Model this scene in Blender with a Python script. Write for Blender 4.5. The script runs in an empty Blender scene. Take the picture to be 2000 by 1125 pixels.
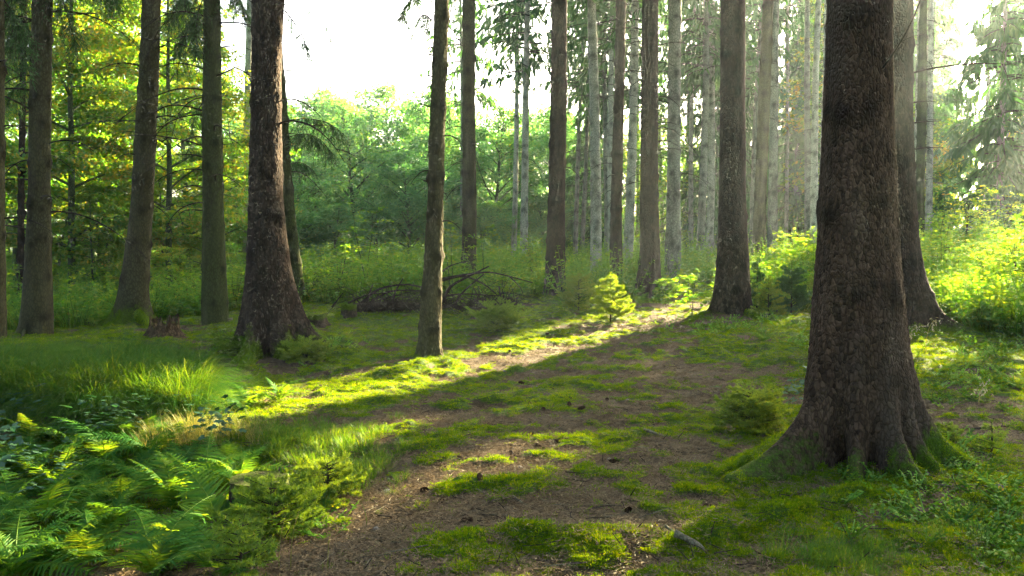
import bpy, math, random
import numpy as np
from mathutils import Vector
# ------------------------------------------------------------------ camera, sky, sun, exposure
SC = bpy.context.scene
COL = SC.collection
F, CX, CY, CAMZ = 1570.0, 1000.0, 562.5, 1.6
PITCH = math.atan((562.5 - 490) / F)
cam_d = bpy.data.cameras.new('camera')
cam_d.sensor_width = 36; cam_d.lens = 36 * F / 2000
cam_d.clip_start = 0.05; cam_d.clip_end = 2000
cam = bpy.data.objects.new('camera', cam_d); COL.objects.link(cam)
cam.location = (0, 0, CAMZ); cam.rotation_euler = (math.pi / 2 - PITCH, 0, 0)
SC.camera = cam
SUN_AZ, SUN_EL = math.radians(37), math.radians(18.5)      # azimuth to the right of the view, elevation
SUN = np.array([math.sin(SUN_AZ) * math.cos(SUN_EL), math.cos(SUN_AZ) * math.cos(SUN_EL), math.sin(SUN_EL)])
W = bpy.data.worlds.new('World'); SC.world = W; W.use_nodes = True
wn = W.node_tree.nodes; wl = W.node_tree.links
bg = wn['Background']; sky = wn.new('ShaderNodeTexSky'); sky.sky_type = 'NISHITA'
sky.sun_disc = False; sky.sun_elevation = SUN_EL; sky.sun_rotation = SUN_AZ
sky.air_density = 0.8; sky.dust_density = 6.0; sky.ozone_density = 0.4
wl.new(sky.outputs[0], bg.inputs[0]); bg.inputs[1].default_value = 0.05
sd = bpy.data.lights.new('sun', 'SUN'); sd.energy = 5.0; sd.angle = math.radians(0.53); sd.color = (1.0, 0.80, 0.47)
so = bpy.data.objects.new('sun', sd); COL.objects.link(so)
so.rotation_euler = Vector(-SUN).to_track_quat('-Z', 'Y').to_euler()
SC.view_settings.view_transform = 'Standard'; SC.view_settings.look = 'None'
SC.view_settings.exposure = 4.65; SC.view_settings.gamma = 1.0; SC.view_settings.use_curve_mapping = False
cy = SC.cycles
cy.use_adaptive_sampling = True; cy.adaptive_threshold = 0.012; cy.use_denoising = True; cy.denoising_input_passes = 'RGB_ALBEDO_NORMAL'; cy.denoising_prefilter = 'NONE'
try: cy.denoiser = 'OPENIMAGEDENOISE'
except Exception: pass
cy.max_bounces = 5; cy.diffuse_bounces = 3; cy.glossy_bounces = 1; cy.transmission_bounces = 3
cy.volume_bounces = 0; cy.transparent_max_bounces = 2; cy.caustics_reflective = False; cy.caustics_refractive = False
cy.sample_clamp_indirect = 3.0

# ------------------------------------------------------------------ helpers
R = np.random.default_rng(11)
random.seed(5)
def smooth(a, b, x):
    t = np.clip((np.asarray(x, float) - a) / (b - a), 0, 1); return t * t * (3 - 2 * t)
def P(px, py, d):
    """world point seen at photo pixel (2000 x 1125) at distance d in front of the camera"""
    u, v = (px - CX) / F, -(py - CY) / F
    c, s = math.cos(PITCH), math.sin(PITCH)
    D = np.array([u, c + v * s, -s + v * c]); D = D * (d / D[1])
    return D + np.array([0, 0, CAMZ])
def h32(ix, iy, iz, seed):
    h = (ix.astype(np.int64) * 374761393 + iy.astype(np.int64) * 668265263 + iz.astype(np.int64) * 2147483647 + seed * 974634777) & 0xffffffff
    h = ((h ^ (h >> 13)) * 1274126177) & 0xffffffff
    h = ((h ^ (h >> 16)) * 2246822519) & 0xffffffff
    return ((h ^ (h >> 15)) & 0xffffff) / float(0xffffff)
def vn2(x, y, seed=0):
    ix, iy = np.floor(x), np.floor(y); fx, fy = x - ix, y - iy
    fx = fx * fx * fx * (fx * (fx * 6 - 15) + 10); fy = fy * fy * fy * (fy * (fy * 6 - 15) + 10); z = np.zeros_like(ix)
    a = h32(ix, iy, z, seed); b = h32(ix + 1, iy, z, seed); c = h32(ix, iy + 1, z, seed); d = h32(ix + 1, iy + 1, z, seed)
    return (a * (1 - fx) + b * fx) * (1 - fy) + (c * (1 - fx) + d * fx) * fy * 1.0
def fbm(x, y, scale=1.0, octv=4, seed=0, gain=0.5):
    s = 0; a = 1.0; t = 0; x = np.asarray(x, float) / scale; y = np.asarray(y, float) / scale
    for k in range(octv):
        c, sn = math.cos(.6 * k + .3), math.sin(.6 * k + .3)
        s = s + a * vn2(c * x - sn * y + 17.3 * k, sn * x + c * y - 9.1 * k, seed + k * 7); t += a; a *= gain; x = x * 2.03; y = y * 2.03
    return s / t
def worley(u, v, nu, seed):
    """u periodic with nu cells; returns F1, F2, id of the nearest cell"""
    iu, iv = np.floor(u), np.floor(v); f1 = np.full(u.shape, 9.0); f2 = np.full(u.shape, 9.0); cid = np.zeros(u.shape)
    for du in (-1, 0, 1):
        for dv in (-1, 0, 1):
            cu, cv = iu + du, iv + dv; cm = np.mod(cu, nu); z = np.zeros_like(cu)
            px = cu + .5 + .8 * (h32(cm, cv, z, seed) - .5); py = cv + .5 + .8 * (h32(cm, cv, z + 1, seed) - .5)
            d = np.hypot(px - u, py - v); idd = h32(cm, cv, z + 2, seed)
            nearer = d < f1
            f2 = np.where(nearer, f1, np.minimum(f2, d)); cid = np.where(nearer, idd, cid); f1 = np.where(nearer, d, f1)
    return f1, f2, cid
def mesh(name, V, faces, mat=None, smoothf=True, vattr=None, fattr=None):
    """faces: list of int arrays (n,3) or (n,4)"""
    V = np.ascontiguousarray(V, np.float32); me = bpy.data.meshes.new(name)
    faces = [np.asarray(f, np.int32) for f in faces if len(f)]
    me.vertices.add(len(V)); me.vertices.foreach_set('co', V.ravel())
    nl = sum(f.size for f in faces); nf = sum(len(f) for f in faces)
    me.loops.add(nl); me.polygons.add(nf)
    me.loops.foreach_set('vertex_index', np.concatenate([f.ravel() for f in faces]))
    cnt = np.concatenate([np.full(len(f), f.shape[1], np.int32) for f in faces])
    st = np.concatenate([[0], np.cumsum(cnt)[:-1]]).astype(np.int32)
    me.polygons.foreach_set('loop_start', st)
    me.polygons.foreach_set('use_smooth', np.full(nf, smoothf, bool))
    for k, a in (vattr or {}).items():
        at = me.attributes.new(k, 'FLOAT', 'POINT'); at.data.foreach_set('value', np.ascontiguousarray(a, np.float32))
    for k, a in (fattr or {}).items():
        at = me.attributes.new(k, 'FLOAT', 'FACE'); at.data.foreach_set('value', np.ascontiguousarray(a, np.float32))
    me.update(calc_edges=True); me.validate()
    if mat: me.materials.append(mat)
    return me
class MB:
    def __init__(s): s.V = []; s.F = []; s.n = 0; s.A = []
    def add(s, V, faces, a=0.5):
        s.V.append(np.asarray(V, float)); s.A.append(np.broadcast_to(np.asarray(a, float), (len(V),)))
        for f in faces: s.F.append(np.asarray(f, np.int64) + s.n)
        s.n += len(V)
    def build(s, name, mat, smoothf=True, tf=None, moss=None):
        V = np.vstack(s.V)
        if tf is not None: V = tf(V)
        q = [f for f in s.F if f.shape[1] == 4]; t = [f for f in s.F if f.shape[1] == 3]
        return mesh(name, V, ([np.vstack(q)] if q else []) + ([np.vstack(t)] if t else []), mat, smoothf, {'rnd': np.concatenate(s.A), **({'moss': np.full(len(V), moss) if np.isscalar(moss) else moss(V)} if moss is not None else {})})
def tube(path, rad, n=8, cap=True):
    path = np.asarray(path, float); rad = np.broadcast_to(np.asarray(rad, float), (len(path),))
    T = np.gradient(path, axis=0); T /= np.linalg.norm(T, axis=1)[:, None] + 1e-9
    ref = np.array([0, 0, 1.0]) if abs(T[:, 2]).mean() < .8 else np.array([1.0, 0, 0])
    A = np.cross(T, ref); A /= np.linalg.norm(A, axis=1)[:, None] + 1e-9; B = np.cross(T, A)
    th = np.arange(n) / n * 2 * math.pi
    V = path[:, None, :] + rad[:, None, None] * (np.cos(th)[None, :, None] * A[:, None, :] + np.sin(th)[None, :, None] * B[:, None, :])
    m = len(path); V = V.reshape(-1, 3)
    i = np.arange(m - 1)[:, None] * n; j = np.arange(n)[None, :]; k = (j + 1) % n
    Q = np.stack([i + j, i + k, i + n + k, i + n + j], -1).reshape(-1, 4)
    fs = [Q]
    if cap:
        V = np.vstack([V, path[:1], path[-1:]]); j = np.arange(n); k = (j + 1) % n
        fs.append(np.stack([k, j, np.full(n, m * n)], -1)); fs.append(np.stack([(m - 1) * n + j, (m - 1) * n + k, np.full(n, m * n + 1)], -1))
    return V, fs
def kites(C, D, N, L, Wd, bend=0.0):
    """leaf quads: centre base C, direction D, normal N, length L, width Wd (arrays)"""
    C = np.asarray(C, float); n = len(C); D = D / (np.linalg.norm(D, axis=1)[:, None] + 1e-9)
    S = np.cross(D, N); S /= np.linalg.norm(S, axis=1)[:, None] + 1e-9; U = np.cross(S, D)
    L = np.broadcast_to(L, (n,))[:, None]; Wd = np.broadcast_to(Wd, (n,))[:, None]
    V = np.stack([C, C + D * L * .45 + S * Wd * .5 + U * bend * L, C + D * L, C + D * L * .45 - S * Wd * .5 + U * bend * L], 1).reshape(-1, 3)
    Fq = np.arange(n * 4).reshape(n, 4)
    return V, Fq
def spikes(C, D, N, L, Wd):
    C = np.asarray(C, float); n = len(C); D = D / (np.linalg.norm(D, axis=1)[:, None] + 1e-9); S = np.cross(D, N); S /= np.linalg.norm(S, axis=1)[:, None] + 1e-9
    L = np.broadcast_to(L, (n,))[:, None]; Wd = np.broadcast_to(Wd, (n,))[:, None]
    return np.stack([C + S * Wd * .5, C + D * L, C - S * Wd * .5], 1).reshape(-1, 3), np.arange(n * 3).reshape(n, 3)
def rdir(n, zs=1.0, rg=R):
    v = rg.normal(size=(n, 3)); v[:, 2] *= zs; return v / (np.linalg.norm(v, axis=1)[:, None] + 1e-9)
def curve(pts, n=16):
    """Catmull-Rom through pts"""
    p = np.asarray(pts, float); p = np.vstack([2 * p[0] - p[1], p, 2 * p[-1] - p[-2]]); out = []
    m = len(p) - 3; per = max(2, n // m)
    for i in range(m):
        a, b, c, d = p[i:i + 4]; t = np.linspace(0, 1, per, endpoint=False)[:, None]
        out.append(.5 * (2 * b + (c - a) * t + (2 * a - 5 * b + 4 * c - d) * t ** 2 + (3 * b - a - 3 * c + d) * t ** 3))
    out.append(p[-2:-1]); return np.vstack(out)
def obj(name, me, parent=None, loc=(0, 0, 0), rz=0.0, sc=1.0):
    o = bpy.data.objects.new(name, me); COL.objects.link(o); o.parent = parent
    o.location = loc; o.rotation_euler = (0, 0, rz); o.scale = (sc, sc, sc) if np.isscalar(sc) else sc
    return o
def tag(o, label=None, cat=None, group=None, kind=None):
    if label: o['label'] = label
    if cat: o['category'] = cat
    if group: o['group'] = group
    if kind: o['kind'] = kind
    return o
def thing(name, loc, label, cat, group=None, rz=0.0, sc=1.0):
    o = obj(name, None, None, loc, rz, sc); o.empty_display_size = .1
    return tag(o, label, cat, group)

# ------------------------------------------------------------------ materials
MATS = {}
def newmat(name):
    m = bpy.data.materials.new(name); m.use_nodes = True; MATS[name] = m
    nt = m.node_tree; nt.nodes.clear(); out = nt.nodes.new('ShaderNodeOutputMaterial')
    return m, nt, out
def N(nt, typ, **kw):
    n = nt.nodes.new(typ)
    for k, v in kw.items():
        if k.startswith('i_'): n.inputs[k[2:].replace('_', ' ')].default_value = v
        else: setattr(n, k, v)
    return n
def ramp(nt, fac, stops):
    r = nt.nodes.new('ShaderNodeValToRGB'); nt.links.new(fac, r.inputs[0]); e = r.color_ramp.elements
    while len(e) < len(stops): e.new(.5)
    for el, (p, c) in zip(e, stops): el.position = p; el.color = (*c, 1) if len(c) == 3 else c
    return r.outputs[0]
def mix(nt, fac, a, b, blend='MIX'):
    m = nt.nodes.new('ShaderNodeMix'); m.data_type = 'RGBA'; m.blend_type = blend
    for s, v in ((m.inputs[0], fac), (m.inputs[6], a), (m.inputs[7], b)):
        if hasattr(v, 'links'): nt.links.new(v, s)
        else: s.default_value = v if np.isscalar(v) else (*v, 1)
    return m.outputs[2]
def math_n(nt, op, a, b=0.0, c=0.0):
    m = nt.nodes.new('ShaderNodeMath'); m.operation = op
    for s, v in zip(m.inputs, (a, b, c)):
        if hasattr(v, 'links'): nt.links.new(v, s)
        else: s.default_value = v
    return m.outputs[0]
def attr(nt, name):
    a = nt.nodes.new('ShaderNodeAttribute'); a.attribute_name = name; return a.outputs['Fac']
def coords(nt, scale=(1, 1, 1), kind='Object'):
    tc = nt.nodes.new('ShaderNodeTexCoord'); mp = nt.nodes.new('ShaderNodeMapping'); mp.inputs['Scale'].default_value = scale
    nt.links.new(tc.outputs[kind], mp.inputs[0]); return mp.outputs[0]
def noise(nt, vec, scale, detail=4, rough=.6):
    n = nt.nodes.new('ShaderNodeTexNoise'); n.inputs['Scale'].default_value = scale; n.inputs['Detail'].default_value = detail; n.inputs['Roughness'].default_value = rough
    nt.links.new(vec, n.inputs['Vector']); return n.outputs['Fac']
def leaf_mat(name, cols, trans, amount=.5, gloss=.04, patch=(1, 1, 1), pscale=.5):
    """cols: ramp stops over the per-leaf value; trans: tint of the light that passes through"""
    m, nt, out = newmat(name); L = nt.links
    v = attr(nt, 'rnd'); oi = nt.nodes.new('ShaderNodeObjectInfo')
    n = noise(nt, coords(nt, (1, 1, 1)), pscale, 2)
    f = math_n(nt, 'ADD', math_n(nt, 'MULTIPLY', v, .5), math_n(nt, 'ADD', math_n(nt, 'MULTIPLY_ADD', n, .9, -.2), math_n(nt, 'MULTIPLY', oi.outputs['Random'], .2)))
    c = ramp(nt, f, cols)
    d = N(nt, 'ShaderNodeBsdfDiffuse'); L.new(c, d.inputs[0])
    t = N(nt, 'ShaderNodeBsdfTranslucent'); L.new(mix(nt, 1.0, c, trans, 'MULTIPLY'), t.inputs[0])
    s = N(nt, 'ShaderNodeMixShader'); s.inputs[0].default_value = amount; L.new(d.outputs[0], s.inputs[1]); L.new(t.outputs[0], s.inputs[2])
    g = N(nt, 'ShaderNodeBsdfGlossy'); g.inputs['Roughness'].default_value = .45; g.inputs[0].default_value = (.8, .9, .8, 1)
    s2 = N(nt, 'ShaderNodeMixShader'); s2.inputs[0].default_value = gloss; L.new(s.outputs[0], s2.inputs[1]); L.new(g.outputs[0], s2.inputs[2])
    L.new(s2.outputs[0], out.inputs[0]); return m
T = (3.3, 2.4, .7)
leaf_mat('beech_leaf', [(.0, (.02, .09, .010)), (.5, (.045, .145, .014)), (.78, (.11, .17, .014)), (1.0, (.22, .165, .015))], (2.8, 2.4, .6), .55)
leaf_mat('far_leaf', [(.0, (.02, .095, .045)), (.5, (.045, .15, .06)), (.85, (.09, .19, .05)), (1.0, (.15, .18, .04))], (2.6, 2.4, 1.0), .5)  # pale teal of distant haze is put into this leaf colour
leaf_mat('spruce_needle', [(.0, (.014, .052, .012)), (.6, (.03, .09, .018)), (1.0, (.06, .12, .018))], (1.8, 1.9, 1.0), .35, .03)
leaf_mat('young_needle', [(.0, (.03, .09, .012)), (.6, (.06, .15, .015)), (1.0, (.13, .20, .02))], (4.2, 2.5, .5), .45, .02)
leaf_mat('fern_leaf', [(.0, (.012, .065, .014)), (.5, (.032, .12, .016)), (.85, (.085, .17, .014)), (1.0, (.2, .19, .02))], (4.2, 2.3, .5), .5, .006)
leaf_mat('grass_blade', [(.0, (.012, .055, .008)), (.6, (.028, .10, .010)), (1.0, (.085, .15, .014))], (4.0, 2.2, .5), .4, .012)
leaf_mat('withered_petal', [(.0, (.16, .13, .07)), (.5, (.28, .24, .14)), (1.0, (.40, .36, .25))], (1.2, 1.2, 1.1), .2, .02)
leaf_mat('dry_grass', [(.0, (.05, .12, .012)), (.5, (.14, .16, .03)), (1.0, (.36, .29, .09))], (1.8, 1.6, 1.0), .4, .03)
leaf_mat('herb_leaf', [(.0, (.03, .11, .018)), (.45, (.065, .18, .022)), (.8, (.13, .22, .02)), (1.0, (.26, .24, .03))], (3.0, 2.4, .5), .5, .02)
leaf_mat('moss_blade', [(.0, (.014, .05, .003)), (.45, (.050, .125, .004)), (.8, (.115, .19, .006)), (1.0, (.19, .21, .010))], (2.6, 2.0, .5), .35, .0, pscale=3.0)
leaf_mat('bramble_leaf', [(.0, (.010, .045, .018)), (.6, (.025, .075, .03)), (1.0, (.05, .10, .03))], (1.6, 1.8, 1.0), .25, .05)
def bark_mat(name, dark, light, lichen=None, lic=.5, bump=.5, cell=26, mossy=(.055, .085, .006)):
    m, nt, out = newmat(name); L = nt.links
    v = coords(nt, (1, 1, .45)); n1 = noise(nt, v, 9, 6, .65); n2 = noise(nt, coords(nt, (1, 1, .25)), 2.2, 3)
    vo = N(nt, 'ShaderNodeTexVoronoi', feature='DISTANCE_TO_EDGE'); vo.inputs['Scale'].default_value = cell
    wv = nt.nodes.new('ShaderNodeVectorMath'); wv.operation = 'ADD'
    nn = nt.nodes.new('ShaderNodeTexNoise'); nn.inputs['Scale'].default_value = 14; L.new(v, nn.inputs['Vector'])
    sc_ = nt.nodes.new('ShaderNodeVectorMath'); sc_.operation = 'SCALE'; sc_.inputs['Scale'].default_value = .05; L.new(nn.outputs['Color'], sc_.inputs[0])
    L.new(v, wv.inputs[0]); L.new(sc_.outputs[0], wv.inputs[1]); L.new(wv.outputs[0], vo.inputs['Vector'])
    edge = N(nt, 'ShaderNodeMapRange'); edge.inputs['From Max'].default_value = .22; L.new(vo.outputs['Distance'], edge.inputs[0])
    vc = N(nt, 'ShaderNodeTexVoronoi'); vc.inputs['Scale'].default_value = cell; L.new(wv.outputs[0], vc.inputs['Vector'])
    sep = nt.nodes.new('ShaderNodeSeparateColor'); L.new(vc.outputs['Color'], sep.inputs[0])
    f = math_n(nt, 'ADD', math_n(nt, 'MULTIPLY', n1, .6), math_n(nt, 'MULTIPLY', sep.outputs[0], .4))
    c = ramp(nt, f, [(.25, dark), (.75, light)])
    if lichen:
        lm = ramp(nt, math_n(nt, 'ADD', n2, math_n(nt, 'MULTIPLY_ADD', n1, .5, -.25)), [(.5 - lic * .5, (0, 0, 0)), (.72 - lic * .5, (1, 1, 1))])
        c = mix(nt, lm, c, lichen)
    c = mix(nt, math_n(nt, 'MULTIPLY_ADD', edge.outputs[0], -.55, .55), c, tuple(x * .35 for x in dark))
    c = mix(nt, math_n(nt, 'MULTIPLY', attr(nt, 'knot'), .8), c, tuple(x * .4 for x in dark))
    mo = math_n(nt, 'ADD', attr(nt, 'moss'), math_n(nt, 'MULTIPLY_ADD', noise(nt, coords(nt), 20, 5, .7), .9, -.45))
    mm = ramp(nt, mo, [(.38, (0, 0, 0)), (.62, (1, 1, 1))])
    mg = ramp(nt, noise(nt, coords(nt), 55, 4, .7), [(.25, tuple(x * .45 for x in mossy)), (.75, tuple(x * 1.7 for x in mossy))])
    c = mix(nt, mm, c, mg)
    b = N(nt, 'ShaderNodeBump'); b.inputs['Strength'].default_value = bump; b.inputs['Distance'].default_value = .02
    L.new(math_n(nt, 'ADD', math_n(nt, 'MULTIPLY', edge.outputs[0], .6), math_n(nt, 'ADD', math_n(nt, 'MULTIPLY', n1, .8), math_n(nt, 'MULTIPLY', noise(nt, v, 60, 3), .3))), b.inputs['Height'])
    d = N(nt, 'ShaderNodeBsdfPrincipled'); d.inputs['Roughness'].default_value = .92; d.inputs['Specular IOR Level'].default_value = .08
    L.new(c, d.inputs['Base Color']); L.new(b.outputs[0], d.inputs['Normal']); L.new(d.outputs[0], out.inputs[0]); return m
bark_mat('bark_brown', (.015, .010, .0075), (.060, .043, .031), bump=.8)
bark_mat('bark_big', (.018, .0115, .0075), (.094, .061, .039), (.060, .046, .034), .12, bump=.5, cell=40, mossy=(.034, .066, .005))
bark_mat('bark_olive', (.022, .018, .010), (.078, .062, .036), (.065, .062, .028), .45, bump=.5)
bark_mat('bark_green', (.018, .018, .008), (.055, .055, .025), (.042, .056, .016), .6, bump=.5)
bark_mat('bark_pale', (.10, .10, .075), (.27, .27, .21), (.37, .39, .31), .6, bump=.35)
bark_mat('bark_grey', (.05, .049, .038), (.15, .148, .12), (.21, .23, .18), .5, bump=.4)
bark_mat('beech_bark', (.03, .035, .025), (.09, .10, .075), (.08, .12, .06), .4, bump=.2)
bark_mat('root_bark', (.02, .015, .010), (.07, .053, .038), bump=.6, mossy=(.042, .075, .005))
bark_mat('dead_wood', (.022, .016, .011), (.085, .062, .043), bump=.5, cell=60)
bark_mat('twig_wood', (.018, .014, .010), (.065, .052, .037), bump=.2, cell=80)
bark_mat('bare_wood', (.07, .055, .038), (.19, .155, .11), (.14, .14, .09), .4, bump=.3, cell=60)
bark_mat('rotten_wood', (.03, .018, .010), (.12, .08, .045), bump=.9, cell=30)
bark_mat('cone_scale', (.03, .018, .012), (.12, .07, .042), bump=.3, cell=120)
bark_mat('stone', (.14, .13, .11), (.32, .30, .26), bump=.3, cell=90)
# ------------------------------------------------------------------ where the trunks stand (edges read off the photo, distance from their girth)
# key: distance, base row, [(row, left, right)...], material, root lobes [(angle deg, reach m, height m, width deg)], moss height
TR = {
 'edge':   (12.5, 662, [(0, -34, 7), (400, -40, 7), (600, -44, 10)], 'bark_olive', [], .1),
 'left':   (14.0, 660, [(-200, 68, 102), (0, 65, 101), (200, 59, 98), (400, 57, 97), (500, 52, 99), (600, 46, 101)], 'bark_olive', [(200, .18, .35, 30), (-60, .12, .2, 25)], .15),
 'thin':   (19.0, 612, [(0, 42, 52), (400, 35, 47), (560, 34, 47)], 'bark_brown', [], .1),
 'bent':   (15.7, 636, [(-200, 290, 322), (0, 278, 313), (100, 275, 311), (200, 269, 307), (300, 262, 303), (400, 257, 298), (500, 245, 293), (570, 238, 287)], 'bark_olive', [(190, .45, .45, 28), (-50, .35, .4, 30), (0, .3, .35, 25), (-110, .25, .3, 25)], .42),
 'green':  (15.0, 629, [(0, 398, 430), (200, 396, 433), (400, 396, 436), (500, 395, 440), (600, 394, 446)], 'bark_green', [], .12),
 'birch':  (30.0, 560, [(0, 482, 493), (200, 477, 491), (400, 476, 489), (550, 473, 486)], 'bark_pale', [], .05),
 'flared': (12.1, 688, [(-200, 496, 556), (0, 493, 555), (20, 492, 556), (60, 493, 550), (200, 491, 549), (300, 488, 550), (400, 487, 553), (500, 483, 562), (570, 480, 573), (640, 474, 586)], 'bark_brown', [(-6, .85, .46, 16), (200, .36, .42, 18), (-108, .50, .40, 13), (-50, .26, .5, 16), (60, .4, .4, 30), (-80, -.16, .3, 9), (-28, -.12, .3, 8), (-140, -.12, .3, 10)], .40),
 'leaning':(17.5, 598, [(150, 535, 556), (220, 541, 562), (300, 543, 566), (400, 551, 575), (500, 562, 587), (590, 570, 599)], 'bark_green', [], .6),
 'slim':   (11.6, 700, [(-200, 852, 881), (0, 848, 877), (60, 847, 875), (100, 845, 875), (200, 840, 871), (300, 837, 869), (400, 834, 867), (500, 828, 865), (600, 821, 863), (660, 817, 862)], 'bark_olive', [(215, .16, .22, 30), (-20, .10, .15, 30)], .12),
 'middle': (23.0, 556, [(0, 903, 928), (200, 903, 928), (400, 903, 931), (540, 901, 931)], 'bark_olive', [], .2),
 'upright':(19.6, 578, [(0, 1078, 1108), (200, 1075, 1107), (400, 1070, 1104), (500, 1066, 1104), (560, 1062, 1105)], 'bark_brown', [(200, .12, .2, 35)], .15),
 'shaded': (22.0, 560, [(0, 1203, 1223), (200, 1199, 1219), (400, 1192, 1215), (540, 1190, 1216)], 'bark_brown', [], .1),
 'reddish':(19.6, 586, [(0, 1254, 1286), (200, 1252, 1285), (400, 1249, 1286), (500, 1249, 1290), (560, 1244, 1291)], 'bark_brown', [(190, .3, .3, 28), (-40, .15, .2, 30)], .2),
 'knotty': (22.0, 552, [(0, 1306, 1331), (200, 1304, 1329), (400, 1302, 1329), (500, 1298, 1331)], 'bark_grey', [], .1),
 'dark':   (16.0, 614, [(-200, 1409, 1455), (0, 1408, 1455), (200, 1407, 1455), (400, 1404, 1457), (500, 1401, 1462), (560, 1397, 1464)], 'bark_brown', [(198, .42, .35, 25), (-70, .2, .3, 30), (-10, .18, .3, 30)], .16),
 'twin':   (24.0, 520, [(0, 1490, 1511), (200, 1481, 1504), (400, 1473, 1496), (500, 1467, 1494)], 'bark_olive', [], .1),
 'twin2':  (27.0, 518, [(0, 1509, 1521), (200, 1504, 1520), (400, 1500, 1518), (500, 1498, 1519)], 'bark_grey', [], .1),
 'big':    (5.85, 915, [(-300, 1622, 1736), (0, 1618, 1737), (200, 1611, 1742), (400, 1602, 1747), (550, 1592, 1756), (700, 1582, 1768), (800, 1572, 1778)], 'bark_big', [(203, .80, .52, 12), (-18, .46, .50, 13), (-114, .40, .34, 8), (-78, .42, .40, 9), (-48, .28, .40, 9), (-148, .22, .36, 8), (-96, -.20, .34, 6), (-63, -.17, .30, 6), (-131, -.22, .42, 9), (-34, -.16, .34, 6), (-165, -.10, .3, 8), (120, .3, .3, 30), (60, .3, .3, 30)], .30),
 'behind': (12.4, 648, [(0, 1703, 1780), (200, 1703, 1779), (400, 1704, 1786), (500, 1704, 1792), (570, 1704, 1802)], 'bark_brown', [(-12, 1.05, .36, 19), (-80, .25, .3, 30), (170, .3, .3, 30), (40, .5, .4, 30)], .22),
 'mossy':  (24.5, 505, [(0, 1797, 1810), (200, 1792, 1809), (400, 1789, 1805), (500, 1788, 1806)], 'bark_green', [], .1),
}
PALE = [  # pale trunks deeper in the stand: distance, base row, x at row 0, x at base, width px
 (40, 522, 901, 901, 8), (36, 524, 1016, 1002, 11), (31, 527, 1038, 1022, 15), (38, 522, 1142, 1123, 9), (41, 520, 1150, 1135, 9),
 (24.5, 540, 1158, 1164, 22), (36, 524, 1184, 1186, 11), (33, 526, 1196, 1194, 13), (27, 545, 1232, 1225, 19), (44, 520, 1246, 1244, 7),
 (44, 518, 1349, 1341, 9), (40, 519, 1352, 1350, 10), (34, 521, 1372, 1367, 16), (36, 520, 1391, 1385, 15), (46, 517, 1404, 1400, 8),
 (38, 518, 1482, 1468, 11), (45, 516, 1528, 1531, 10), (40, 517, 1535, 1534, 8), (34, 522, 1577, 1577, 14), (30, 524, 1594, 1590, 15), (32, 522, 1604, 1600, 14),
 (30, 508, 1790, 1783, 14), (33, 508, 1816, 1811, 13), (44, 486, 1924, 1925, 9), (46, 482, 1941, 1940, 8), (46, 518, 1276, 1296, 8), (48, 516, 1428, 1462, 8), (52, 514, 1552, 1556, 8), (52, 514, 1640, 1636, 9), (50, 512, 1460, 1448, 8),
]
def base_pt(k):
    d, br, rows = TR[k][:3]; l, r = rows[-1][1:]; return P((l + r) / 2, br, d)
# ------------------------------------------------------------------ ground shape
_py = [-50, 0, 8, 10, 13, 16, 20, 25, 34, 60, 120, 600]; _pz = [0, 0, 0, .03, .18, .36, .50, .72, .88, 1.15, 1.3, 1.3]
_gy = np.linspace(-50, 600, 6501); _gzv = np.interp(_gy, _py, _pz)
_k = np.exp(-.5 * (np.arange(-40, 41) / 15.) ** 2); _k /= _k.sum(); _gzv = np.convolve(np.pad(_gzv, 40, 'edge'), _k, 'valid')
def gz_base(x, y):
    z = np.interp(y, _gy, _gzv)
    z = z + .9 * smooth(4, 26, x) * smooth(6, 22, y) - .10 * smooth(4, 9, -x) * smooth(11, 14, y) * smooth(30, 18, y)
    z = z - .34 * np.exp(-((x + 3.0) / 1.5) ** 2 - ((y - 4.6) / 2.0) ** 2) - .25 * np.exp(-((x + 4.6) / 1.8) ** 2 - ((y - 6.0) / 1.3) ** 2)
    return z + .16 * np.exp(-((x + 4.6) / 1.6) ** 2 - ((y - 8.6) / .9) ** 2)
_cx, _cr = [], []
for k in TR:
    b = base_pt(k); _cx.append(b[:2]); _cr.append(b[2])
for (d, br, xt, xb, w) in PALE:
    b = P(xb, br, d); _cx.append(b[:2]); _cr.append(b[2])
_cx = np.array(_cx); _cr = np.array(_cr) - gz_base(_cx[:, 0], _cx[:, 1])
_cw = np.clip(_cx[:, 1] * .13, 1.0, 4.0)
_res = _cr.copy()
def gz_fit(x, y, res):
    x = np.asarray(x, float); y = np.asarray(y, float); s = np.zeros(np.broadcast(x, y).shape); w = np.full(s.shape, .15)
    for (a, b), r_, sg in zip(_cx, res, _cw):
        q = np.exp(-((x - a) ** 2 + (y - b) ** 2) / (2 * sg * sg)); s = s + q * r_; w = w + q
    return s / w
for _ in range(6): _res = _res + .8 * (_cr - gz_fit(_cx[:, 0], _cx[:, 1], _res))
_res = np.clip(_res, -.6, .6)
def gz0(x, y): return gz_base(np.asarray(x, float), np.asarray(y, float)) + gz_fit(x, y, _res)
def G(px, py, dmin=2.0, dmax=60.):
    """ground point under a photo pixel"""
    ds = np.geomspace(dmin, dmax, 400); pts = np.array([P(px, py, d) for d in ds]); dz = pts[:, 2] - gz0(pts[:, 0], pts[:, 1])
    i = np.argmax(dz < 0) if (dz < 0).any() else len(ds) - 1
    a = max(i - 1, 0); t = dz[a] / (dz[a] - dz[i] + 1e-9) if i else 0; p = pts[a] + (pts[i] - pts[a]) * np.clip(t, 0, 1)
    return p
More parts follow.
